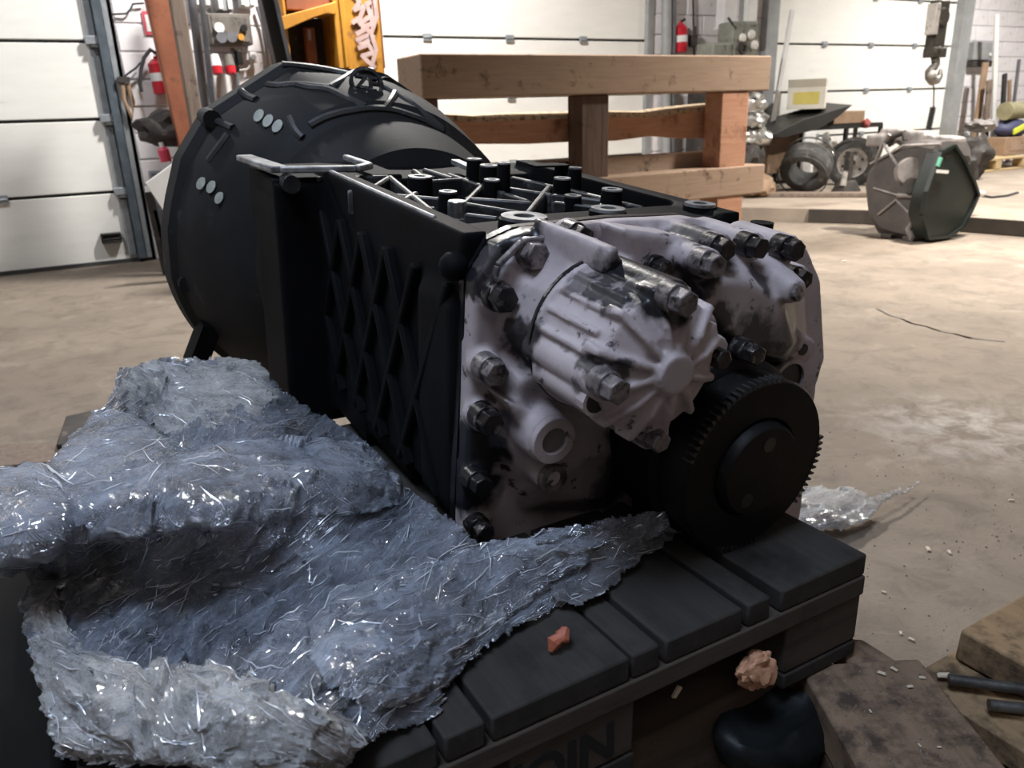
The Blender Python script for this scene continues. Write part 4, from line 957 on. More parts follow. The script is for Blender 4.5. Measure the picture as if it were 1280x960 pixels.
# ================================================================== TIMBER CRATE FRAME BEHIND
m_crate = wood('sawn_crate_timber', (0.37, 0.27, 0.20), (0.29, 0.205, 0.15), (0.08, 0.052, 0.04), 0, dlo=.57, dhi=.68, dscale=7)
m_crated = wood('dark_crate_post', (0.15, 0.10, 0.075), (0.075, 0.052, 0.042), (0.04, 0.028, 0.023), 2, dlo=.55, dhi=.7, dscale=7)
m_crater = wood('reddish_slab_timber', (0.50, 0.29, 0.19), (0.40, 0.20, 0.13), (0.17, 0.075, 0.05), 0, dlo=.55, dhi=.7, dscale=5)
m_bark = wood('torn_bark_edge', (0.55, 0.44, 0.31), (0.36, 0.27, 0.18), (0.09, 0.06, 0.04), 0, dlo=.5, dhi=.62, dscale=30)
YC = 3.7
crate = thing('timber_crate', 'heavy open timber crate frame standing behind the gearbox', 'crate', (ony(745, 200, YC).x, YC, 0))
A, B = ony(525, 70, YC), ony(965, 69, YC); zt, zb = ony(745, 68, YC).z, ony(745, 118, YC).z
dy = max(.12, onx(497, 100, A.x).y - YC)
def cbox(name, x0, x1, y0, y1, z0, z1, mat, bev=.008, jit=.002):
    m = MB(); m.box(((x0 + x1) / 2, (y0 + y1) / 2, (z0 + z1) / 2), (x1 - x0, y1 - y0, z1 - z0)).jitter(jit, 3, x0)
    return m.build(name, mat, crate, bevel=bev, world=True)
cbox('top_beam', A.x, B.x, YC, YC + dy, zb, zt, m_crate)
m1, m2 = ony(727, 160, YC + .03), ony(761, 160, YC + .03); r1, r2 = ony(901, 160, YC + .01), ony(934, 160, YC + .01); l1, l2 = ony(520, 128, YC + .12), ony(546, 128, YC + .12)
cbox('post', m1.x, m2.x, YC + .03, YC + .17, .12, zb, m_crated); cbox('post', r1.x, r2.x, YC + .01, YC + .16, 0, zb, m_crater); cbox('post', l1.x, l2.x, YC + .10, YC + .24, 0, zb, m_crated)
YS = YC + .20
up_ = [(545, 147), (600, 150), (660, 147), (720, 146), (770, 144), (815, 144), (850, 140), (890, 135), (910, 134)]
lo_ = [(545, 182), (600, 180), (660, 180), (720, 177), (770, 176), (815, 170), (850, 173), (890, 173), (910, 164)]
up3, lo3 = [ony(x, y, YS) for x, y in up_], [ony(x, y, YS) for x, y in lo_]
sl = MB(); th = V((0, .05, 0))
sl.loft([[l, u, u + th, l + th] for l, u in zip(lo3, up3)]); sl.build('waney_rail', m_crater, crate, world=True, bevel=.004)
bk = MB()
for k, (a, b) in enumerate(zip(up3, up3[1:])): bk.hexa([a + V((0, -.004, -.01)), b + V((0, -.004, -.01)), b + V((0, .16, -.01)), a + V((0, .16, -.01)), a + V((0, .0, .012)), b + V((0, .0, .012)), b + V((0, .17, .03)), a + V((0, .17, .03))])
bk.jitter(.006, 14).build('bark_edge', m_bark, crate, world=True)
za, zb2 = ony(850, 190, YC + .22).z, ony(850, 236, YC + .22).z
cbox('lower_rail', ony(560, 200, YC + .22).x, ony(908, 200, YC + .22).x, YC + .20, YC + .25, zb2, za, m_crate)
za, zb2 = ony(850, 214, YC).z, ony(850, 252, YC).z
cbox('lower_beam', ony(560, 230, YC).x, ony(955, 230, YC).x, YC, YC + .16, zb2, za, m_crate)
cbox('back_leg', ony(875, 260, YC + .3).x, ony(910, 260, YC + .3).x, YC + .3, YC + .42, 0, zb2, m_crater)
cbox('skid', ony(560, 260, YC).x, ony(930, 260, YC).x, YC + .02, YC + .14, 0.0, .10, m_crated)

# ================================================================== LEFT BACKGROUND
m_rust = M('rusty_orange_paint', (0.30, 0.105, 0.05), (0.22, 0.07, 0.035), 6, .75, dirt=(0.05, 0.03, 0.025), dscale=5, dlo=.58, dhi=.68)
m_post = wood('weathered_post', (0.24, 0.19, 0.155), (0.15, 0.115, 0.095), (0.05, 0.04, 0.034), 2, dlo=.56, dhi=.7)
m_pipe = M('grey_pipe', (0.17, 0.18, 0.20), (0.12, 0.125, 0.14), 8, .55, .2)
m_red = M('extinguisher_red', (0.55, 0.02, 0.035), (0.45, 0.015, 0.03), 10, .3)
m_white = M('white_enamel', (0.78, 0.78, 0.78), (0.70, 0.70, 0.70), 10, .4)
m_cable = M('dark_cable', (0.03, 0.03, 0.035), (0.02, 0.02, 0.022), 20, .5)
m_yel = M('worn_yellow_paint', (0.62, 0.30, 0.035), (0.50, 0.22, 0.025), 5, .6, dirt=(0.20, 0.09, 0.04), dscale=9, dlo=.57, dhi=.68)
m_grim = M('grimy_grey_enclosure', (0.17, 0.155, 0.14), (0.11, 0.10, 0.09), 9, .7, dirt=(0.03, 0.027, 0.025), dscale=14, dlo=.55, dhi=.7)
m_card = M('brown_cardboard', (0.34, 0.23, 0.15), (0.26, 0.175, 0.115), 8, .85)
m_dark = M('dark_scrap', (0.05, 0.042, 0.038), (0.02, 0.018, 0.017), 9, .7, dirt=(0.14, 0.11, 0.09), dscale=20, dlo=.6, dhi=.7)
m_pink = M('faded_pink_paint', (0.62, 0.48, 0.46), (0.52, 0.36, 0.33), 14, .7)
def bb(px0, py0, px1, py1, Y): return ony(px0, py0, Y), ony(px1, py1, Y)
def slant(name, mat, p0, p1, w, d, Y, label, cat, parts=None, world_up=(0, 1, 0)):
    a, b = ony(*p0, Y), ony(*p1, Y)
    r = thing(name, label, cat, (b.x, Y, max(0, b.z)))
    MB().bar(b, a, w, d, (0, 1, 0)).build('shaft', mat, r, bevel=.004, world=True)
    return r, a, b
# leaning rusty channel beam with flanges, resting on the floor
def foot(p0, p1, Y):     # extend a leaning line in the plane Y down to the floor and up beyond the frame
    a, b = ony(*p0, Y), ony(*p1, Y); d = a - b
    return a + d * .45, b - d * (b.z / d.z)
a, b = foot((199, 0), (238, 175), 5.3)
r = thing('rusty_beam', 'rusty orange steel channel beam leaning upright beside the left door', 'beam', (b.x, 5.3, 0))
MB().bar(b, a, .135, .012, (0, 1, 0)).build('beam_web', m_rust, r, world=True)
ex = V((.066, 0, 0))
for s_ in (-1, 1): MB().bar(b + ex * s_ + V((0, .03, 0)), a + ex * s_ + V((0, .03, 0)), .012, .07, (0, 1, 0)).build('beam_flange', m_rust, r, world=True, bevel=.003)
a, b = foot((220, 0), (243, 140), 5.15)
o = MB().bar(b, a, .075, .075, (0, 1, 0)).jitter(.004, 5).build('weathered_post', m_post, None, bevel=.008); tag(o, 'rough weathered wooden post leaning in front of the rusty beam', 'post')
for k, (p0, p1, rr, lab) in enumerate((((240, 0), (258, 150), .026, 'thick grey steel pipe standing right of the wooden post'), ((252, 0), (268, 150), .018, 'thinner grey pipe standing between thick pipe and the fuse board'))):
    a, b = foot(p0, p1, 5.62 + .12 * k); o = MB().cyl(b, a, rr, n=14).build('grey_pipe', m_pipe, None, smooth=True); tag(o, lab, 'pipe')
# fire extinguisher behind the beam, hose
def extinguisher(px, py0, py1, Y, rad, label, tilt=None):
    t, b = ony(px[0], py0, Y), ony(px[1], py1, Y)
    r = thing('fire_extinguisher', label, 'fire extinguisher', (b.x, Y, b.z)); d = (t - b); L = d.length
    MB().lathe(b, d, [(0, rad * .7), (L * .03, rad), (L * .74, rad), (L * .84, rad * .55), (L * .87, rad * .32), (L * .92, rad * .3)], 18).build('cylinder', m_red, r, smooth=True, world=True)
    MB().bar(b + d * .92, b + d * 1.0 + V((rad * .8, 0, 0)), rad * .4, rad * .3).build('valve', m_plastic, r, world=True)
    MB().ring(b + d * .32, b + d * .52, rad * 1.02, rad * .98, 18).build('instruction_band', m_white, r, world=True)
    return r, t, b
r, t, b = extinguisher((194, 205), 66, 118, 5.925, .062, 'red fire extinguisher on the wall half hidden by the rusty beam')
MB().tube([t, ony(188, 62, 5.86), ony(180, 72, 5.88), ony(176, 88, 5.88), ony(175, 105, 5.88), ony(177, 115, 5.88)], .012, 8).build('hose', m_cable, r, smooth=True, world=True)
p = ony(188, 29, YW - .01)
r = thing('wall_sign', 'small white sign with red border on the wall above the extinguisher', 'sign', (p.x, YW - .012, p.z))
MB().box((0, 0, 0), (.085, .006, .14)).build('sign_border', M('sign_red', (.6, .08, .12), (.55, .07, .1), 8, .5), r); MB().box((0.0, -.004, 0), (.055, .004, .10)).build('sign_face', m_white, r)
o = MB().tube([ony(140, 18, 5.98), ony(158, 17, 5.97), ony(163, 12, 5.97), ony(166, 5, 5.97), ony(180, 4, 5.97)], .006, 6).build('wall_cable', m_cable, None); tag(o, 'thin dark cable clipped along the white wall right of the left door', 'cable')
o = MB().tube([ony(150, 100, 5.95), ony(160, 92, 5.95), ony(170, 85, 5.95), ony(176, 78, 5.95)], .007, 6).build('wall_cable', m_cable, None); tag(o, 'grey cable looping from a wall bracket to the extinguisher hose', 'cable')
p = ony(156, 108, 5.94)
r = thing('wall_bracket', 'brown rusty hanger hanging on the wall beside the left door frame', 'bracket', p)
MB().box((0, 0, .04), (.07, .05, .035)).build('hook_plate', m_dark, r); MB().tube([(-.01, 0, .03), (-.02, -.01, -.08), (.01, 0, -.2), (.03, 0, -.1), (.02, 0, .02)], .014, 8).build('hanging_strap', m_card, r, smooth=True)
# floor clutter at the foot of the beam
def lumpy(name, mat, c, size, label, cat, seed=0, amp=.25, sub=3, flat=False):
    m = MB(); bmesh.ops.create_icosphere(m.bm, subdivisions=sub, radius=1)
    for v in m.bm.verts:
        n = noise.noise(v.co * 1.7 + V((seed, 0, seed))) + .5 * noise.noise(v.co * 4 + V((0, seed, 2))); v.co *= 1 + amp * n
        v.co = V((v.co.x * size[0], v.co.y * size[1], v.co.z * size[2]))
        if v.co.z < -size[2] * .8: v.co.z = -size[2] * .8
    o = m.build(name, mat, None, smooth=True, angle=35); o.location = c; return tag(o, label, cat)
p = ony(213, 163, 5.45); lumpy('dark_bundle', m_dark, (p.x, 5.45, p.z), (.20, .12, .12), 'dark brown bundle of rags lodged behind the foot of the rusty beam', 'rags', 2, .4)
o = MB().box((0, 0, 0), (.36, .14, .62)).build('steel_bin', m_pipe, None, bevel=.01); p = ony(205, 210, 5.5); o.location = (p.x + .09, 5.50, .311); tag(o, 'grey steel bin on the floor behind the leaning white sheet', 'bin')
t, b = ony(201, 178, 5.3), ony(208, 202, 5.3)
r = thing('red_bottle', 'small red spray bottle with white cap beside the dark rag bundle', 'bottle', b); d = t - b; L = d.length
MB().lathe(b, d, [(0, .032), (L * .6, .034), (L * .75, .02)], 14).build('bottle_body', M('bottle_red', (.62, .06, .12), (.55, .05, .1), 9, .35), r, smooth=True, world=True); MB().cyl(b + d * .72, b + d, .014, n=10).build('bottle_cap', m_white, r, world=True)
q = [ony(x, y, 5.0) for x, y in ((182, 229), (222, 200), (300, 322), (262, 352))]
o = MB().prism(q, (0, .02, 0)).build('white_sheet', m_white, None, bevel=.002); tag(o, 'white sheet of board leaning askew behind the bell housing', 'board')
for k, (p0, p1, lab) in enumerate((((186, 240), (204, 316), 'dark steel strip leaning left of the white sheet'), ((196, 262), (212, 316), 'short grey steel strip standing under the white sheet'))):
    a, b = ony(*p0, 5.35), ony(*p1, 5.35); o = MB().bar((b.x, 5.35, .001), a, .05, .02, (0, 1, 0)).build('steel_strip', (m_dark, m_pipe)[k], None, bevel=.002); tag(o, lab, 'strip')
# fuse board with sockets
c0, c1 = ony(257, 17, 5.9), ony(315, 57, 5.9); W, Hh = c1.x - c0.x, c0.z - c1.z
r = thing('fuse_board', 'grimy grey electrical board with two dials and red sockets on the wall', 'electrical box', ((c0.x + c1.x) / 2, 5.92, (c0.z + c1.z) / 2))
MB().box((0, 0, 0), (W, .14, Hh)).build('enclosure', m_grim, r, bevel=.01)
MB().box((0, -.072, 0), (W * .86, .01, Hh * .82)).build('front_panel', m_grim, r, bevel=.004)
for x, z, rad, mt, nm in ((-.28, .02, .032, m_white, 'white_lamp'), (-.26, -.22, .034, m_pipe, 'dial'), (-.02, -.2, .034, m_pipe, 'dial'), (.2, -.2, .02, m_yel, 'yellow_switch'), (.3, .02, .022, m_plastic, 'selector_switch')):
    MB().cyl((x * W, -.07, z * Hh * 1.3), (x * W, -.10, z * Hh * 1.3), rad, n=16).build(nm, mt, r, smooth=True)
for px, mt in ((269, 0), (286, 1)):
    q = ony(px, 78, 5.86); 
    MB().lathe(q + V((0, 0, .045)) - r.location, (0, -.25, -1), [(0, .028), (.055, .034), (.075, .036)], 14).build('socket_body', m_white if mt == 0 else m_grim, r, smooth=True)
    MB().lathe(q + V((0, -.02, -.03)) - r.location, (0, -.25, -1), [(0, .037), (.045, .032), (.05, .02)], 14).build('red_socket_cap', m_red, r, smooth=True)
for x0, x1 in (((290, 60), (297, 112)), ((262, 62), (258, 140))): MB().tube([ony(*x0, 5.9) - r.location, ony((x0[0] + x1[0]) / 2 + 3, 85, 5.9) - r.location, ony(*x1, 5.9) - r.location], .014, 8).build('conduit', m_pipe, r, smooth=True)
q = ony(299, 72, 5.88) - r.location; MB().box(q, (.035, .05, .09)).build('switch_block', m_plastic, r, bevel=.004)
for k, (x0, x1, y1, lab) in enumerate(((238, 263, 10, 'white fuse box left above the grimy electrical board'), (264, 292, 15, 'grey fuse box in the middle above the grimy electrical board'), (294, 318, 10, 'white fuse box right above the grimy electrical board'))):
    a, b = ony(x0, -28, 5.93), ony(x1, y1, 5.93)
    r = thing('fuse_box', lab, 'electrical box', ((a.x + b.x) / 2, 5.94, b.z), 0, 'fuse boxes on the wall'); MB().box((0, 0, (a.z - b.z) / 2), (b.x - a.x - .01, .09, a.z - b.z)).build('box_body', m_white if k != 1 else m_greyframe, r, bevel=.006)
    for j in (-1, 1): MB().box((j * .03, -.05, .045), (.028, .02, .07)).build('breaker', m_white, r, bevel=.003)
a, b = ony(266, 93, 5.97), ony(300, 132, 5.97); o = MB().box((0, 0, 0), (b.x - a.x, .012, a.z - b.z)).build('white_wall_panel', m_white, None, bevel=.002); o.location = ((a.x + b.x) / 2, 5.955, (a.z + b.z) / 2); tag(o, 'white backing panel on the wall under the red sockets', 'panel')
p = ony(316, 72, 5.95); r = thing('wall_socket', 'small white wall socket right of the electrical board', 'socket', p); MB().box((0, 0, 0), (.05, .04, .07)).build('socket_box', m_white, r, bevel=.006); MB().cyl((0, -.02, .0), (0, -.03, 0), .018, n=12).build('socket_face', m_greyframe, r)
o = MB().tube([ony(316, 76, 5.95), ony(310, 86, 5.95), ony(300, 88, 5.95)], .006, 6).build('wall_cable', m_white, None, smooth=True); tag(o, 'white cable curling down from the small wall socket', 'cable')
o = MB().tube([ony(321, 8, 5.95), ony(328, 30, 5.95), ony(333, 60, 5.95), ony(336, 95, 5.95)], .012, 8).build('wall_cable', m_pipe, None, smooth=True); tag(o, 'grey cable running down the white wall behind the black mast', 'cable')
# black mast and yellow machine
a, b = foot((334, 0), (352, 78), 4.6)
r = thing('black_mast', 'black steel mast leaning in front of the yellow machine', 'mast', (b.x, 4.6, 0)); MB().bar(b, a, .085, .10, (0, 1, 0)).build('mast_bar', m_plastic, r, bevel=.006, world=True); MB().bar(b + V((.03, -.052, 0)), a + V((.03, -.052, 0)), .02, .02, (0, 1, 0)).build('mast_rail', m_pipe, r, world=True)
ym = thing('yellow_machine', 'worn yellow steel machine frame with dark opening behind the bell housing', 'machine', (ony(415, 60, 5.0).x, 5.0, 0))
def ybox(name, px0, px1, pyt, pyb, Y0_, Y1_, mat, z0=None, z1=None, bev=.006):
    a, b = ony(px0, pyt, Y0_), ony(px1, pyb, Y0_); z0 = b.z if z0 is None else z0; z1 = a.z if z1 is None else z1
    return MB().box(((a.x + b.x) / 2, (Y0_ + Y1_) / 2, (z0 + z1) / 2), (b.x - a.x, Y1_ - Y0_, z1 - z0)).build(name, mat, ym, bevel=bev, world=True)
ybox('column', 416, 481, 0, 90, 5.0, 5.35, m_yel, 0, 2.3)
ybox('column', 352, 366, 0, 90, 5.02, 5.3, m_yel, 0, 2.3)
ybox('top_plate', 352, 420, -40, 14, 5.03, 5.3, m_rust)
cb = MB(); q = [ony(x, y, 4.99) for x, y in ((346, 22), (420, 2), (420, 18), (408, 17), (392, 22), (346, 42))]; cb.prism(q, (0, .25, 0)); cb.build('cross_beam', m_yel, ym, bevel=.004, world=True)
ybox('rust_panel', 352, 412, 22, 90, 5.25, 5.3, m_dark, 0); ybox('red_plate', 380, 399, 34, 90, 5.12, 5.16, m_rust, .2)
ybox('grey_latch', 384, 390, 36, 50, 5.10, 5.125, m_greyframe); ybox('weld_strip', 428, 432, -20, 85, 4.985, 5.01, m_yel); ybox('edge_strip', 474, 481, -20, 85, 4.98, 5.01, m_pink)
for pts in (((441, -8), (449, 2), (443, 12), (455, 8), (450, 22), (441, 28)), ((449, 30), (463, 20), (458, 5), (468, 0), (464, 30), (452, 34)), ((446, 42), (458, 36), (466, 46), (452, 56), (446, 50), (459, 44)), ((448, 60), (460, 56), (466, 66), (452, 70), (460, 78), (467, 84)), ((466, -6), (470, 20), (463, 42), (469, 62), (462, 90))):
    sw = MB(); P = [ony(x, y, 4.995) for x, y in pts]
    SCR = globals().get('SCR', 0)
    for a, b in zip(P, P[1:]): SCR += 1; d = (b - a).normalized(); o_ = V((0, -.0007 * SCR, 0)); sw.bar(a - d * .008 + o_, b + d * .008 + o_, .003, .026, (d.z, 0, -d.x))
    sw.build('painted_scrawl', m_pink, ym, world=True)
# dark steel plate on the floor at left
q = [onz(x, y, .03) for x, y in ((82, 520), (210, 492), (260, 545), (70, 556))]
o = MB().prism(q, (0, 0, -.029)).build('steel_plate', m_dark, None, bevel=.004); tag(o, 'dark steel plate lying on the floor behind the film heap at left', 'plate')
q = [onz(x, y, .012) for x, y in ((-30, 556), (110, 552), (120, 572), (-30, 585))]
o = MB().prism(q, (0, 0, -.011)).build('grey_strip', m_post, None, bevel=.002); tag(o, 'grey wooden strip on the floor in front of the dark steel plate', 'strip')

# ================================================================== MIDDLE BACKGROUND: WALL BETWEEN THE DOORS
m_chrome = M('dull_chrome', (0.62, 0.62, 0.60), (0.35, 0.34, 0.33), 14, .28, .8, dirt=(.08, .07, .06), dscale=18, dlo=.55, dhi=.65)
m_greenm = M('grey_green_machine', (0.22, 0.23, 0.20), (0.15, 0.155, 0.135), 9, .6, dirt=(.05, .045, .04), dscale=16, dlo=.58, dhi=.7)
m_lampg = M('pale_lamp_glass', (0.85, 0.84, 0.80), (0.7, 0.69, 0.66), 20, .15)
for px, rr, mt, lab in ((834, .045, m_greyframe, 'pale grey pipe running up the wall right of the middle door'), (842, .028, m_pipe, 'thin dark pipe running up the wall beside the pale grey pipe')):
    a, b = ony(px, -60, 5.93), ony(px, 175, 5.93); o = MB().cyl((b.x, 5.93, .1), (a.x, 5.93, a.z), rr, n=12).build('wall_pipe', mt, None, smooth=True); tag(o, lab, 'pipe')
r, t, b = extinguisher((851, 851), 24, 66, 5.93, .058, 'red and white fire extinguisher on the wall right of the middle door')
o = MB().tube([ony(866, -30, 5.96), ony(867, 40, 5.96), ony(868, 90, 5.96)], .010, 6).build('wall_cable', m_cable, None); tag(o, 'dark cable running down the wall right of the far extinguisher', 'cable')
p = ony(866, 51, 5.94); r = thing('cable_box', 'small dark junction box on the wall cable above the crate beam', 'box', p); MB().box((0, 0, 0), (.07, .05, .10)).build('box_body', m_dark, r, bevel=.006); MB().cyl((0, -.02, .04), (0, -.02, .12), .016, n=8).build('cable_gland', m_dark, r)
for px, pyb, w, lab in ((907, 37, .155, 'wide white duct ending above the machine behind the crate'), (934, 33, .12, 'narrow white duct above the round lamps of the machine')):
    a, b = ony(px, -60, 5.85), ony(px, pyb, 5.85)
    r = thing('white_duct', lab, 'duct', (b.x, 5.85, b.z)); MB().box((0, 0, (a.z - b.z) / 2), (w, .12, a.z - b.z)).build('duct_body', m_white, r, bevel=.01); MB().box((0, 0, .01), (w + .02, .13, .02)).build('duct_collar', m_white, r)
p0, p1 = ony(893, 68, 5.5), ony(950, 30, 5.5)
r = thing('lamp_machine', 'grey-green machine with round white lamps behind the right end of the crate beam', 'machine', ((p0.x + p1.x) / 2, 5.6, 0))
MB().box((0, .05, (p0.z - .25) / 2), (p1.x - p0.x, .35, p0.z - .25)).build('machine_stand', m_dark, r, bevel=.01)
MB().box((.10, 0, p0.z + .10), (.30, .2, .34)).jitter(.01, 6).build('machine_head', m_greenm, r, bevel=.02); MB().box((-.16, .02, p0.z + .0), (.22, .22, .2)).jitter(.02, 7).build('machine_body', m_greenm, r, bevel=.02)
MB().box((0, .02, p0.z - .12), (p1.x - p0.x, .3, .1)).build('machine_bed', m_greenm, r, bevel=.01)
for px, py, rr in ((930, 47, .038), (941, 43, .042), (945, 56, .042)):
    q = ony(px, py, 5.48) - r.location; o = MB().lathe(q + V((0, .05, 0)), (0, -1, 0), [(0, rr * .7), (.03, rr), (.05, rr * .8), (.058, .005)], 14).build('round_lamp', m_lampg, r, smooth=True)
q = ony(930, 60, 5.48) - r.location; MB().ring(q + V((0, .04, 0)), q, .05, .028, 14).build('dark_port', m_dark, r); 
MB().tube([ony(910, 22, 5.55) - r.location, ony(920, 36, 5.5) - r.location], .012, 6).build('lever', m_dark, r)
# stack of shiny scrap parts behind the crate's right post
for k, (px, py, sx, sz, lab, mt) in enumerate(((941, 130, .10, .09, 'shiny round chromed housing topmost in the scrap pile behind the crate', m_chrome), (941, 150, .12, .08, 'dull metal housing second from top in the scrap pile behind the crate', m_chrome), (944, 172, .15, .11, 'bright crumpled metal cover in the middle of the scrap pile behind the crate', m_chrome), (938, 196, .13, .13, 'dark round casting near the bottom of the scrap pile behind the crate', m_dark), (950, 216, .19, .10, 'brownish casting at the bottom of the scrap pile behind the crate', m_card))):
    p = ony(px, py, 5.2); lumpy('scrap_part', mt, (p.x, 5.2, p.z if k < 4 else .11 + .08), (sx, .12, sz), lab, 'scrap', k * 3.3, .35)
a, b = ony(985, 40, 5.7), ony(959, 172, 5.7)
o = MB().bar((b.x - .03, 5.7, .11), a + (a - b) * .2, .05, .02, (0, 1, 0)).build('white_lath', m_white, None, bevel=.002); tag(o, 'long white lath leaning at the left edge of the right door', 'lath')
# ================================================================== RIGHT BACKGROUND ON THE RAISED SLAB
m_tyre = M('dusty_tyre_rubber', (0.085, 0.083, 0.082), (0.05, 0.049, 0.048), 10, .85, dirt=(.2, .19, .175), dscale=14, dlo=.55, dhi=.75)
m_rim = M('grey_wheel_rim', (0.50, 0.47, 0.44), (0.36, 0.34, 0.32), 14, .5, .3, dirt=(.06, .05, .045), dscale=20, dlo=.58, dhi=.7)
m_frame = M('black_frame_tube', (0.025, 0.024, 0.023), (0.015, 0.015, 0.014), 10, .5)
def wheel(c, axis, R, w, label, rim=True):
    r = thing('spare_tyre' if rim else 'tyre', label, 'wheel' if rim else 'tyre', c)
    ax = V(axis).normalized(); h = w / 2
    t = MB(); prof_ = [(-h, R * .60), (-h * 1.05, R * .75), (-h * .95, R * .93), (-h * .75, R), (h * .75, R), (h * .95, R * .93), (h * 1.05, R * .75), (h, R * .60)]
    t.lathe((0, 0, 0), ax, prof_ + [(h * .6, R * .56), (-h * .6, R * .56), (-h, R * .60)], 36, caps=False)
    tb = t.build('tyre_body', m_tyre, r, smooth=True)
    a = ax.orthogonal().normalized(); b = ax.cross(a); g = MB()
    for q in (-.5, -.17, .17, .5): g.ring(ax * (w * q * 1.4 - .006), ax * (w * q * 1.4 + .006), R * 1.012, R * .97, 36)
    g.build('tread_rib', m_tyre, tb)
    if rim:
        d = MB(); d.lathe((0, 0, 0), ax, [(-h * .75, .01), (-h * .55, R * .2), (-h * .35, R * .34), (-h * .9, R * .52), (-h * 1.0, R * .60), (-h * .8, R * .58), (h * .4, R * .56), (h * .4, .01)], 32, caps=False); d.build('wheel_rim', m_rim, r, smooth=True)
        for k in range(6):
            t_ = k * PI / 3; q = (a * math.cos(t_) + b * math.sin(t_)) * R * .40 - ax * h * .62
            MB().cyl(q, q - ax * .012, R * .055, n=10).build('hand_hole', m_dark, r)
        MB().cyl(-ax * h * .5, -ax * h * 1.0, R * .13, R * .10, 14).build('hub_cap', m_dark, r, smooth=True)
    return r
pw = ony(1066, 203, 5.35); view = (V((pw.x, pw.y, pw.z)) - CAM); view.z = 0
wheel((pw.x, 5.35, pw.z), view.normalized() + V((.25, .1, 0)), .235, .16, 'truck wheel with grey holed rim standing upright on the raised slab')
pt = ony(1008, 209, 5.2); wheel((pt.x, 5.2, pt.z), V((.72, .35, .52)), .225, .20, 'dusty bare tyre lying tilted left of the standing wheel', False)
# jack stand
p = ony(1058, 232, 4.95); r = thing('jack_stand', 'dark little jack stand in front of the wheel rim', 'jack', (p.x, 4.95, .106))
MB().box((0, 0, .05), (.24, .16, .10), None, .6).build('jack_base', m_dark, r, bevel=.01); MB().box((.0, 0, .22), (.06, .06, .28)).build('jack_post', m_dark, r, bevel=.006); MB().cyl((-.09, -.03, .06), (-.07, -.03, .19), .03, .022, 12).build('pale_cylinder', m_rim, r, smooth=True)
# frame rack with things on top
YRk = 5.55
za = ony(1085, 157, YRk).z; xa, xb = ony(1003, 157, YRk).x, ony(1101, 157, YRk).x
r = thing('frame_rack', 'black tube rack behind the wheels carrying boxes and a dark sheet', 'rack', ((xa + xb) / 2, YRk, .106))
W2 = (xb - xa) / 2; top = za - .106
for y in (0, .3): MB().box((0, y, top), (2 * W2, .035, .035)).build('top_rail', m_frame, r, bevel=.004)
for x in (-W2, W2): MB().box((x, .15, top), (.035, .33, .035)).build('side_rail', m_frame, r, bevel=.004)
for x in (-W2 + .0, W2):
    for y in (0, .3): MB().box((x, y, top / 2), (.035, .035, top)).build('leg', m_frame, r, bevel=.004)
MB().box((ony(1058, 160, YRk).x - (xa + xb) / 2, 0, top - .10), (.035, .035, .2)).build('middle_strut', m_frame, r)
MB().box((0, .15, top + .022), (2 * W2, .34, .01)).build('rack_top', m_frame, r)
def onrack(name, px0, px1, pyt, pyb, Y, dep_, mat, label, cat, rz=0):
    a, b = ony(px0, pyt, Y), ony(px1, pyb, Y); r = thing(name, label, cat, ((a.x + b.x) / 2, Y + dep_ / 2, b.z), rz)
    MB().box((0, 0, (a.z - b.z) / 2), (b.x - a.x, dep_, a.z - b.z)).build('box_body', mat, r, bevel=.008); return r, b.x - a.x, a.z - b.z
r, w_, h_ = onrack('brown_box', 1043, 1080, 142, 156, 5.55, .25, m_card, 'flat brown box lying at the right end of the black rack', 'box'); r.location.z = za + .028; MB().box((0, -.002, h_ * .5), (.05, dep_ if False else .2, h_ * 1.02)).build('box_strap', m_dark, r)
r, w_, h_ = onrack('small_carton', 990, 1004, 144, 158, 5.6, .18, m_dark, 'small dark box at the left end of the rack behind the dark sheet', 'box'); MB().box((0, -.003, h_ * .5), (w_ * .5, .01, h_ * .5)).build('box_label', m_greyframe, r)
# carton with yellow print and open flaps
m_cart = M('pale_carton', (0.80, 0.78, 0.70), (0.72, 0.70, 0.62), 5, .8); m_cy = M('carton_yellow', (0.72, 0.62, 0.18), (0.64, 0.55, 0.15), 5, .8)
a, b = ony(1002, 113, 5.5), ony(1046, 139, 5.5)
r = thing('carton', 'pale carton with yellow print and open flaps on top of the dark sheet', 'box', ((a.x + b.x) / 2, 5.65, b.z), math.radians(38), None, None)
w_, h_ = (b.x - a.x) * .82, a.z - b.z
MB().box((0, 0, h_ / 2 + .03), (w_, w_ * .8, h_)).build('carton_body', m_cart, r, bevel=.003)
MB().box((-w_ * .502, 0, h_ * .5 + .03), (.004, w_ * .55, h_ * .55)).build('yellow_print', m_cy, r)
for s_ in (-1, 1): MB().bar((s_ * w_ * .5, 0, h_ + .03), (s_ * w_ * .62, 0, h_ + .10), w_ * .8, .004, (0, 0, 1)).build('flap', m_cart, r)
q = [ony(x, y, 5.42) for x, y in ((963, 170), (1005, 149), (1066, 131), (1048, 146), (1025, 161), (980, 172))]
o = MB().prism(q, (0, .34, .03)).build('dark_sheet', m_frame, None, bevel=.003); tag(o, 'bent black sheet metal lying slanted across the rack', 'sheet')
r, w_, h_ = onrack('cardboard_box', 962, 1001, 169, 214, 5.60, .34, m_card, 'large brown cardboard box under the black sheet, behind the tyre', 'box'); MB().box((0, -.003, h_ / 2), (.06, .004, h_)).build('tape', m_card, r)
a, b = ony(962, 155, 5.75), ony(986, 170, 5.75); o = MB().box(((a.x + b.x) / 2, 5.8, b.z + .04), (b.x - a.x + .1, .3, .05)).jitter(.015, 6).build('white_bag', m_white, None, bevel=.015); tag(o, 'flat white bag on the box left of the black sheet', 'bag')
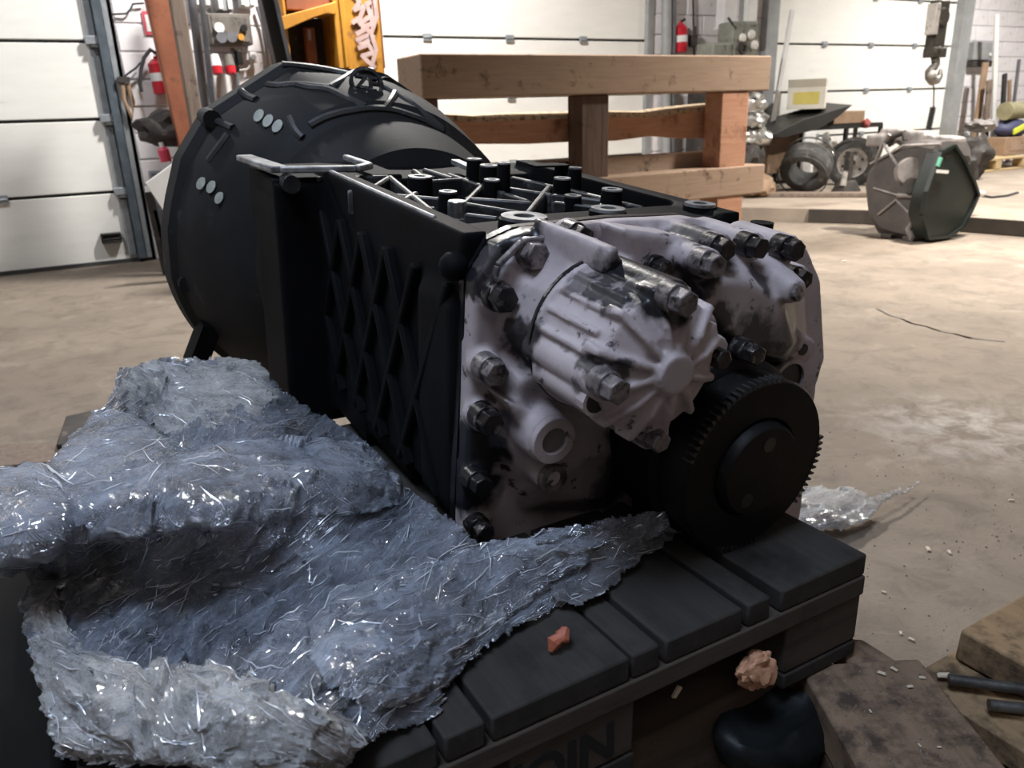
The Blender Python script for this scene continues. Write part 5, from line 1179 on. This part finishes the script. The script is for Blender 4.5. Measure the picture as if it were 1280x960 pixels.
p = ony(1085, 155, 5.5); lumpy('red_rag', M('dull_red_cloth', (.42, .10, .09), (.30, .07, .07), 9, .8), (p.x, 5.53, p.z), (.045, .04, .05), 'small red rag at the right end of the rack', 'rag', 4, .4)
for px, py, lab in ((1027, 177, 'silver headlamp bowl lying above the tilted tyre'), (1031, 189, 'smaller silver lamp bowl under the upper one')):
    p = ony(px, py, 5.3); o = MB().lathe((0, 0, 0), (.5, -.8, .3), [(0, .02), (.02, .06), (.07, .075), (.075, .065), (.04, .04), (.03, .005)], 18, caps=False).build('headlamp_bowl', m_chrome, None, smooth=True); o.location = (p.x, 5.3, p.z); tag(o, lab, 'headlamp')
a, b = ony(1008, 166, 5.4), ony(1018, 198, 5.4)
r = thing('white_plate', 'narrow white plate standing left of the headlamp bowls', 'plate', ((a.x + b.x) / 2, 5.42, .106)); MB().box((0, 0, (a.z - .106) / 2), (b.x - a.x, .03, a.z - .106)).build('plate_body', m_white, r, bevel=.003); MB().box((.01, -.02, (a.z - .106) * .6), (.03, .02, .06)).build('dark_clip', m_dark, r)
q0 = onz(958, 243, .125); q1 = onz(1085, 243, .125)
o = MB().bar(q0, q1, .16, .035).jitter(.004, 4).build('floor_board', m_post, None, bevel=.004); tag(o, 'long pale board lying on the raised slab in front of the tyres', 'board')
# chain hoist with hook
YH = 4.2
m_hoist = M('greasy_hoist_steel', (0.05, 0.045, 0.035), (0.03, 0.027, 0.022), 14, .5, .3, dirt=(.18, .15, .10), dscale=30, dlo=.6, dhi=.7)
hc = ony(1171, 35, YH); K = (ony(1181, 35, YH).x - ony(1161, 35, YH).x) / 20      # metres per pixel there
hk = thing('crane_hook', 'greasy crane hook block hanging in front of the right door', 'hook', (hc.x, YH, hc.z))
L_ = lambda px, py, dy=0: ony(px, py, YH + dy) - hk.location
MB().box(L_(1171, 36), (14 * K, 8 * K, 40 * K)).build('hook_block', m_hoist, hk, bevel=.01); MB().box(L_(1166, 24, -.02), (5 * K, 8 * K, 22 * K)).build('cheek_plate', m_rim, hk, bevel=.004)
MB().lathe(L_(1172, 22) + V((0, .04, 0)), (0, -1, 0), [(0, 6 * K), (.02, 7 * K), (.05, 5 * K), (.08, 7 * K), (.10, 6 * K)], 16).build('sheave', m_hoist, hk, smooth=True)
lk = MB()
for k in range(26):
    c = L_(1173.5, 11) + V((0, 0, k * .055)); t_ = (1, 0, 0) if k % 2 else (0, 1, 0)
    pts = [c + V((math.sin(q_) * .012 * (1 if k % 2 else 0), math.sin(q_) * .012 * (0 if k % 2 else 1), math.cos(q_) * .034)) for q_ in (i * PI / 4 for i in range(9))]; lk.tube(pts, .005, 5, False)
o = lk.build('chain', m_rim, hk); o['kind'] = 'stuff'
hx = MB(); hx.box(L_(1168.5, 66), (17 * K, 9 * K, 7 * K)); hx.sphere(L_(1168.5, 64), 5.5 * K); hx.build('swivel_nut', m_hoist, hk, bevel=.005)
pts = [L_(x, y) for x, y in ((1169, 72), (1170, 80), (1166, 85), (1162, 90), (1162, 96), (1166, 101), (1171, 100), (1175, 94), (1176, 86))]
MB().tube(pts, [3.2 * K, 3.2 * K, 3.4 * K, 3.6 * K, 3.8 * K, 3.8 * K, 3.3 * K, 2.4 * K, 1.0 * K], 10).build('hook', M('worn_hook_steel', (.30, .29, .27), (.16, .155, .145), 20, .4, .6), hk, smooth=True)
MB().sphere(L_(1165, 93, -.03), 3.2 * K).build('safety_catch', m_rim, hk, smooth=True)
MB().tube([L_(1166, 102), L_(1167.5, 112), L_(1167, 124), L_(1167, 133)], .006, 6).build('sling_wire', m_cable, hk)
sp = [L_(1166.5 - i * .09 + 2.5 * math.cos(i * 1.1), 134 + i * .42) + V((0, math.sin(i * 1.1) * .016, 0)) for i in range(78)]
MB().tube(sp, .007, 5).build('coil_spring', m_cable, hk, smooth=True); MB().tube([L_(1167, 133), L_(1160, 167)], .008, 6).build('spring_core', m_dark, hk)

# ---- second gearbox housing standing on the floor
m_g2 = M('dusty_grey_casting', (0.085, 0.074, 0.071), (0.05, 0.044, 0.042), 6, .65, .0, dirt=(.06, .052, .05), dscale=10, dlo=.55, dhi=.68)
m_g2l = M('pale_dusty_metal', (0.28, 0.255, 0.245), (0.16, 0.148, 0.142), 12, .55, .1, dirt=(.10, .09, .085), dscale=18, dlo=.56, dhi=.68)
m_g2d = M('dark_green_inside', (0.008, 0.014, 0.012), (0.005, 0.009, 0.008), 8, .4)
g2 = thing('gearbox_housing', 'dusty empty gearbox housing standing on the open floor at right', 'gearbox', (5.05, 3.2, 0))
XA = 4.93
la = [(1082, 232), (1086, 214), (1096, 202), (1108, 192), (1128, 180), (1150, 176), (1176, 178), (1178, 196), (1164, 222), (1154, 246), (1150, 270), (1140, 303), (1118, 298), (1098, 291), (1086, 270)]
A_pts = [onx(x, y, XA) for x, y in la]
cy_ = sum(p.y for p in A_pts) / len(A_pts); cz_ = sum(p.z for p in A_pts) / len(A_pts)
rings = []
for dx, k in ((-.03, .86), (0, 1.0), (.05, 1.02), (.16, 1.0), (.30, .95), (.40, .80)): rings.append([V((p.x + dx, cy_ + (p.y - cy_) * k, max(.012, cz_ + (p.z - cz_) * k))) for p in A_pts])
body = MB().loft(rings).build('housing_shell', m_g2, g2, world=True, smooth=True, angle=25)
ymin = min(p.y for p in A_pts)
# dark opening on the near side
q = [ony(x, y, ymin - .002) for x, y in ((1176, 190), (1192, 182), (1204, 200), (1216, 226), (1222, 243), (1214, 262), (1202, 284), (1184, 296), (1160, 298), (1152, 268), (1158, 240))]
MB().prism(q, (0, .10, 0)).build('end_opening', m_g2d, g2, world=True, bevel=.006)
rim2 = MB(); qq = q + [q[0]]
for a, b in zip(qq, qq[1:]): rim2.bar(a, b, .02, .03, (0, 1, 0))
rim2.build('opening_rim', m_g2d, g2, world=True)
for path, w_ in (([(1088, 205), (1130, 182), (1176, 180)], .014), ([(1096, 200), (1104, 178), (1112, 168)], .02), ([(1104, 178), (1122, 206)], .018), ([(1122, 244), (1150, 246), (1170, 205)], .022), ([(1098, 268), (1120, 250), (1138, 268)], .012), ([(1092, 235), (1122, 244)], .010)):
    MB().tube([onx(x, y, XA - .035) for x, y in path], w_ * .7, 7).build('cast_rib', m_g2l, g2, world=True, smooth=True)
lm = MB(); lm.cyl(onx(1140, 214, XA - .05), onx(1140, 214, XA + .03), .085, .11, 20); lm.build('bearing_boss', m_g2l, g2, world=True, smooth=True)
MB().cyl(onx(1139, 232, XA - .055), onx(1139, 232, XA), .05, n=16).build('bearing_bore', m_dark, g2, world=True)
tp = MB()
rg = random.Random(11)
for k in range(16):
    px = 1100 + k * 6.3; c = onx(px, 176 - 5 * math.sin(k * .4) + rg.uniform(-3, 3), XA + .08 + .012 * k); tp.box(c, (rg.uniform(.08, .16), rg.uniform(.06, .14), rg.uniform(.05, .11)), Matrix.Rotation(rg.uniform(-.5, .5), 3, 'Z'))
tp.build('top_castings', m_g2l, g2, world=True, remesh=.012, relax=2)
MB().tube([onx(1110, 182, XA), onx(1118, 170, XA), onx(1130, 166, XA), onx(1132, 176, XA)], .02, 8).build('lifting_loop', m_dark, g2, world=True, smooth=True)
MB().tube([ony(1172, 208, ymin - .02), ony(1176, 197, ymin - .02)], .014, 8).build('green_sleeve', M('green_sleeve', (.10, .32, .22), (.08, .26, .18), 9, .5), g2, world=True, smooth=True)
MB().bar(ony(1172, 214, ymin - .03), ony(1184, 215, ymin - .03), .02, .02).build('bright_pin', m_lampg, g2, world=True)
MB().tube([onx(1143, 276, XA - .03), onx(1136, 286, XA - .03), onx(1140, 300, XA - .03)], .022, 8).build('bottom_lug', m_g2l, g2, world=True, smooth=True)
for px in (1112, 1140): 
    p = onx(px, 299, XA + .0); MB().box((p.x, p.y, .015), (.10, .08, .03)).build('foot', m_g2, g2, world=True, bevel=.004)
MB().box((5.13, ymin + .20, .02), (.30, .28, .04)).build('foot', m_g2, g2, world=True, bevel=.006)
MB().cyl(ony(1212, 242, ymin + .1), ony(1228, 242, ymin + .1), .022, n=10).build('shaft_stub', m_lampg, g2, world=True, smooth=True)
# ---- dark engine lumps and the pallet behind it
p = ony(1210, 180, 4.9); lumpy('engine_block', m_dark, (p.x, 4.9, .105 + .20), (.27, .2, .25), 'dark greasy engine block standing behind the empty housing', 'engine', 6, .35, 4)
p = ony(1243, 172, 5.1); lumpy('alternator', m_g2l, (p.x + .1, 5.32, .25 + .066), (.14, .12, .08), 'pale metal alternator lying on the yellow pallet edge', 'engine part', 9, .35)
p = ony(1226, 158, 5.0); lumpy('cast_bracket', m_g2l, (p.x, 5.0, p.z), (.2, .12, .07), 'pale cast bracket on top of the dark engine block', 'engine part', 12, .45)
zt2 = .105 + .14
A, B = ony(1213, 202, 5.15), ony(1330, 188, 5.15)
yp = thing('yellow_pallet', 'pale yellow wooden pallet on the raised slab at the right edge', 'pallet', (A.x, 5.15, .106))
m_yp = wood('fresh_pallet_wood', (0.52, 0.40, 0.23), (0.42, 0.31, 0.17), (.15, .11, .07), 0, dlo=.6, dhi=.75)
for k in range(6): MB().box((.55, .06 + k * .15, .133), (1.15, .115, .022)).build('deck_board', m_yp, yp, bevel=.003)
for x in (.06, .55, 1.06):
    for y in (.06, .42, .80): MB().box((x, y, .075), (.11, .11, .09)).build('block', m_yp, yp, bevel=.003)
for y in (.06, .42, .80): MB().box((.55, y, .012), (1.15, .10, .022)).build('bottom_board', m_yp, yp, bevel=.003)
p = ony(1272, 181, 5.3); r = thing('cardboard_tray', 'brown cardboard tray on the yellow pallet at the right edge', 'box', (p.x, 5.45, .25)); MB().box((0, 0, .10), (.5, .3, .20)).build('tray_body', m_card, r, bevel=.005); MB().box((0, -.152, .10), (.3, .004, .1)).build('tray_print', m_crate, r)
m_sackb = M('dark_blue_sack', (.05, .055, .12), (.03, .032, .07), 4, .6); m_ly = M('lime_stripe', (.62, .68, .06), (.55, .6, .05), 4, .6); m_khaki = M('khaki_roll', (.30, .28, .17), (.22, .20, .12), 8, .8)
p = ony(1268, 158, 5.4); r = thing('blue_sack', 'dark blue sack with lime green stripe on the cardboard tray', 'sack', (p.x, 5.45, .455))
s_ = MB().sphere((0, 0, .08), .1, (2.6, 1.4, 1.1), 18).jitter(.02, 5).build('sack_body', m_sackb, r, smooth=True); MB().bar((-.18, -.15, .05), (.14, -.13, .13), .06, .02, (0, 1, 0)).build('lime_stripe', m_ly, r, bevel=.004)
p = ony(1272, 130, 5.4); o = MB().cyl((p.x - .2, 5.42, .73), (p.x + .5, 5.45, .74), .095, n=18).jitter(.008, 6).build('khaki_roll', m_khaki, None, smooth=True); tag(o, 'rolled khaki tarpaulin on top of the blue sack at the right edge', 'roll')
r, w_, h_ = onrack('switch_cabinet', 1219, 1241, 52, 75, 5.92, .07, m_greyframe, 'grey switch cabinet on the wall right of the right door', 'electrical box'); MB().cyl((w_ * .3, -.036, h_ * .3), (w_ * .3, -.05, h_ * .3), .02, n=10).build('knob', m_lampg, r); MB().box((0, -.0, -.04), (w_ * .95, .08, .07)).build('dark_terminal', m_dark, r)
for p0, p1, w_, mt, nm, lab, Y in (((1246, 18), (1241, 165), .07, m_white, 'white_board', 'tall white board leaning on the wall beyond the right door', 5.7), ((1232, 78), (1219, 168), .10, m_card, 'brown_board', 'brown board leaning under the grey switch cabinet', 5.75), ((1237, 100), (1232, 168), .09, m_post, 'grey_plank', 'greyish plank leaning between brown board and white board', 5.65),
                             ((1256, 92), (1252, 168), .07, m_frame, 'black_plank', 'black plank leaning right of the tall white board', 5.7), ((1274, 74), (1266, 140), .04, m_pipe, 'grey_rod', 'grey rod leaning at the right edge above the khaki roll', 5.75), ((1262, 100), (1261, 150), .05, m_card, 'short_plank', 'short brown plank leaning between black plank and grey rod', 5.78)):
    a, b = ony(*p0, Y), ony(*p1, Y); d = (b - a); b2 = a + d * ((a.z - .106) / (a.z - b.z)) 
    o = MB().bar(b2, a, w_, .025, (0, 1, 0)).build(nm, mt, None, bevel=.003); tag(o, lab, 'plank' if 'plank' in nm or 'board' in nm else 'rod')
o = MB().tube([onz(1224, 244, .12), onz(1240, 247, .112), onz(1258, 245, .112), onz(1272, 241, .112)], .012, 6).build('floor_cable', m_cable, None, smooth=True); tag(o, 'black cable end lying on the raised slab right of the empty housing', 'cable')
# floor cracks
ck = MB()
pts = [onz(x, y, .0012) for x, y in ((1096, 386), (1112, 394), (1126, 398), (1140, 404), (1158, 408), (1176, 414), (1192, 417), (1214, 423), (1235, 425), (1256, 427))]
for a, b in zip(pts, pts[1:]): ck.bar(a, b, .012, .001)
ck.jitter(.008, 30)
for v in ck.bm.verts: v.co.z = .0018 if v.co.z > .0012 else .0008
o = ck.build('floor_crack', m_dark, FLOOR)
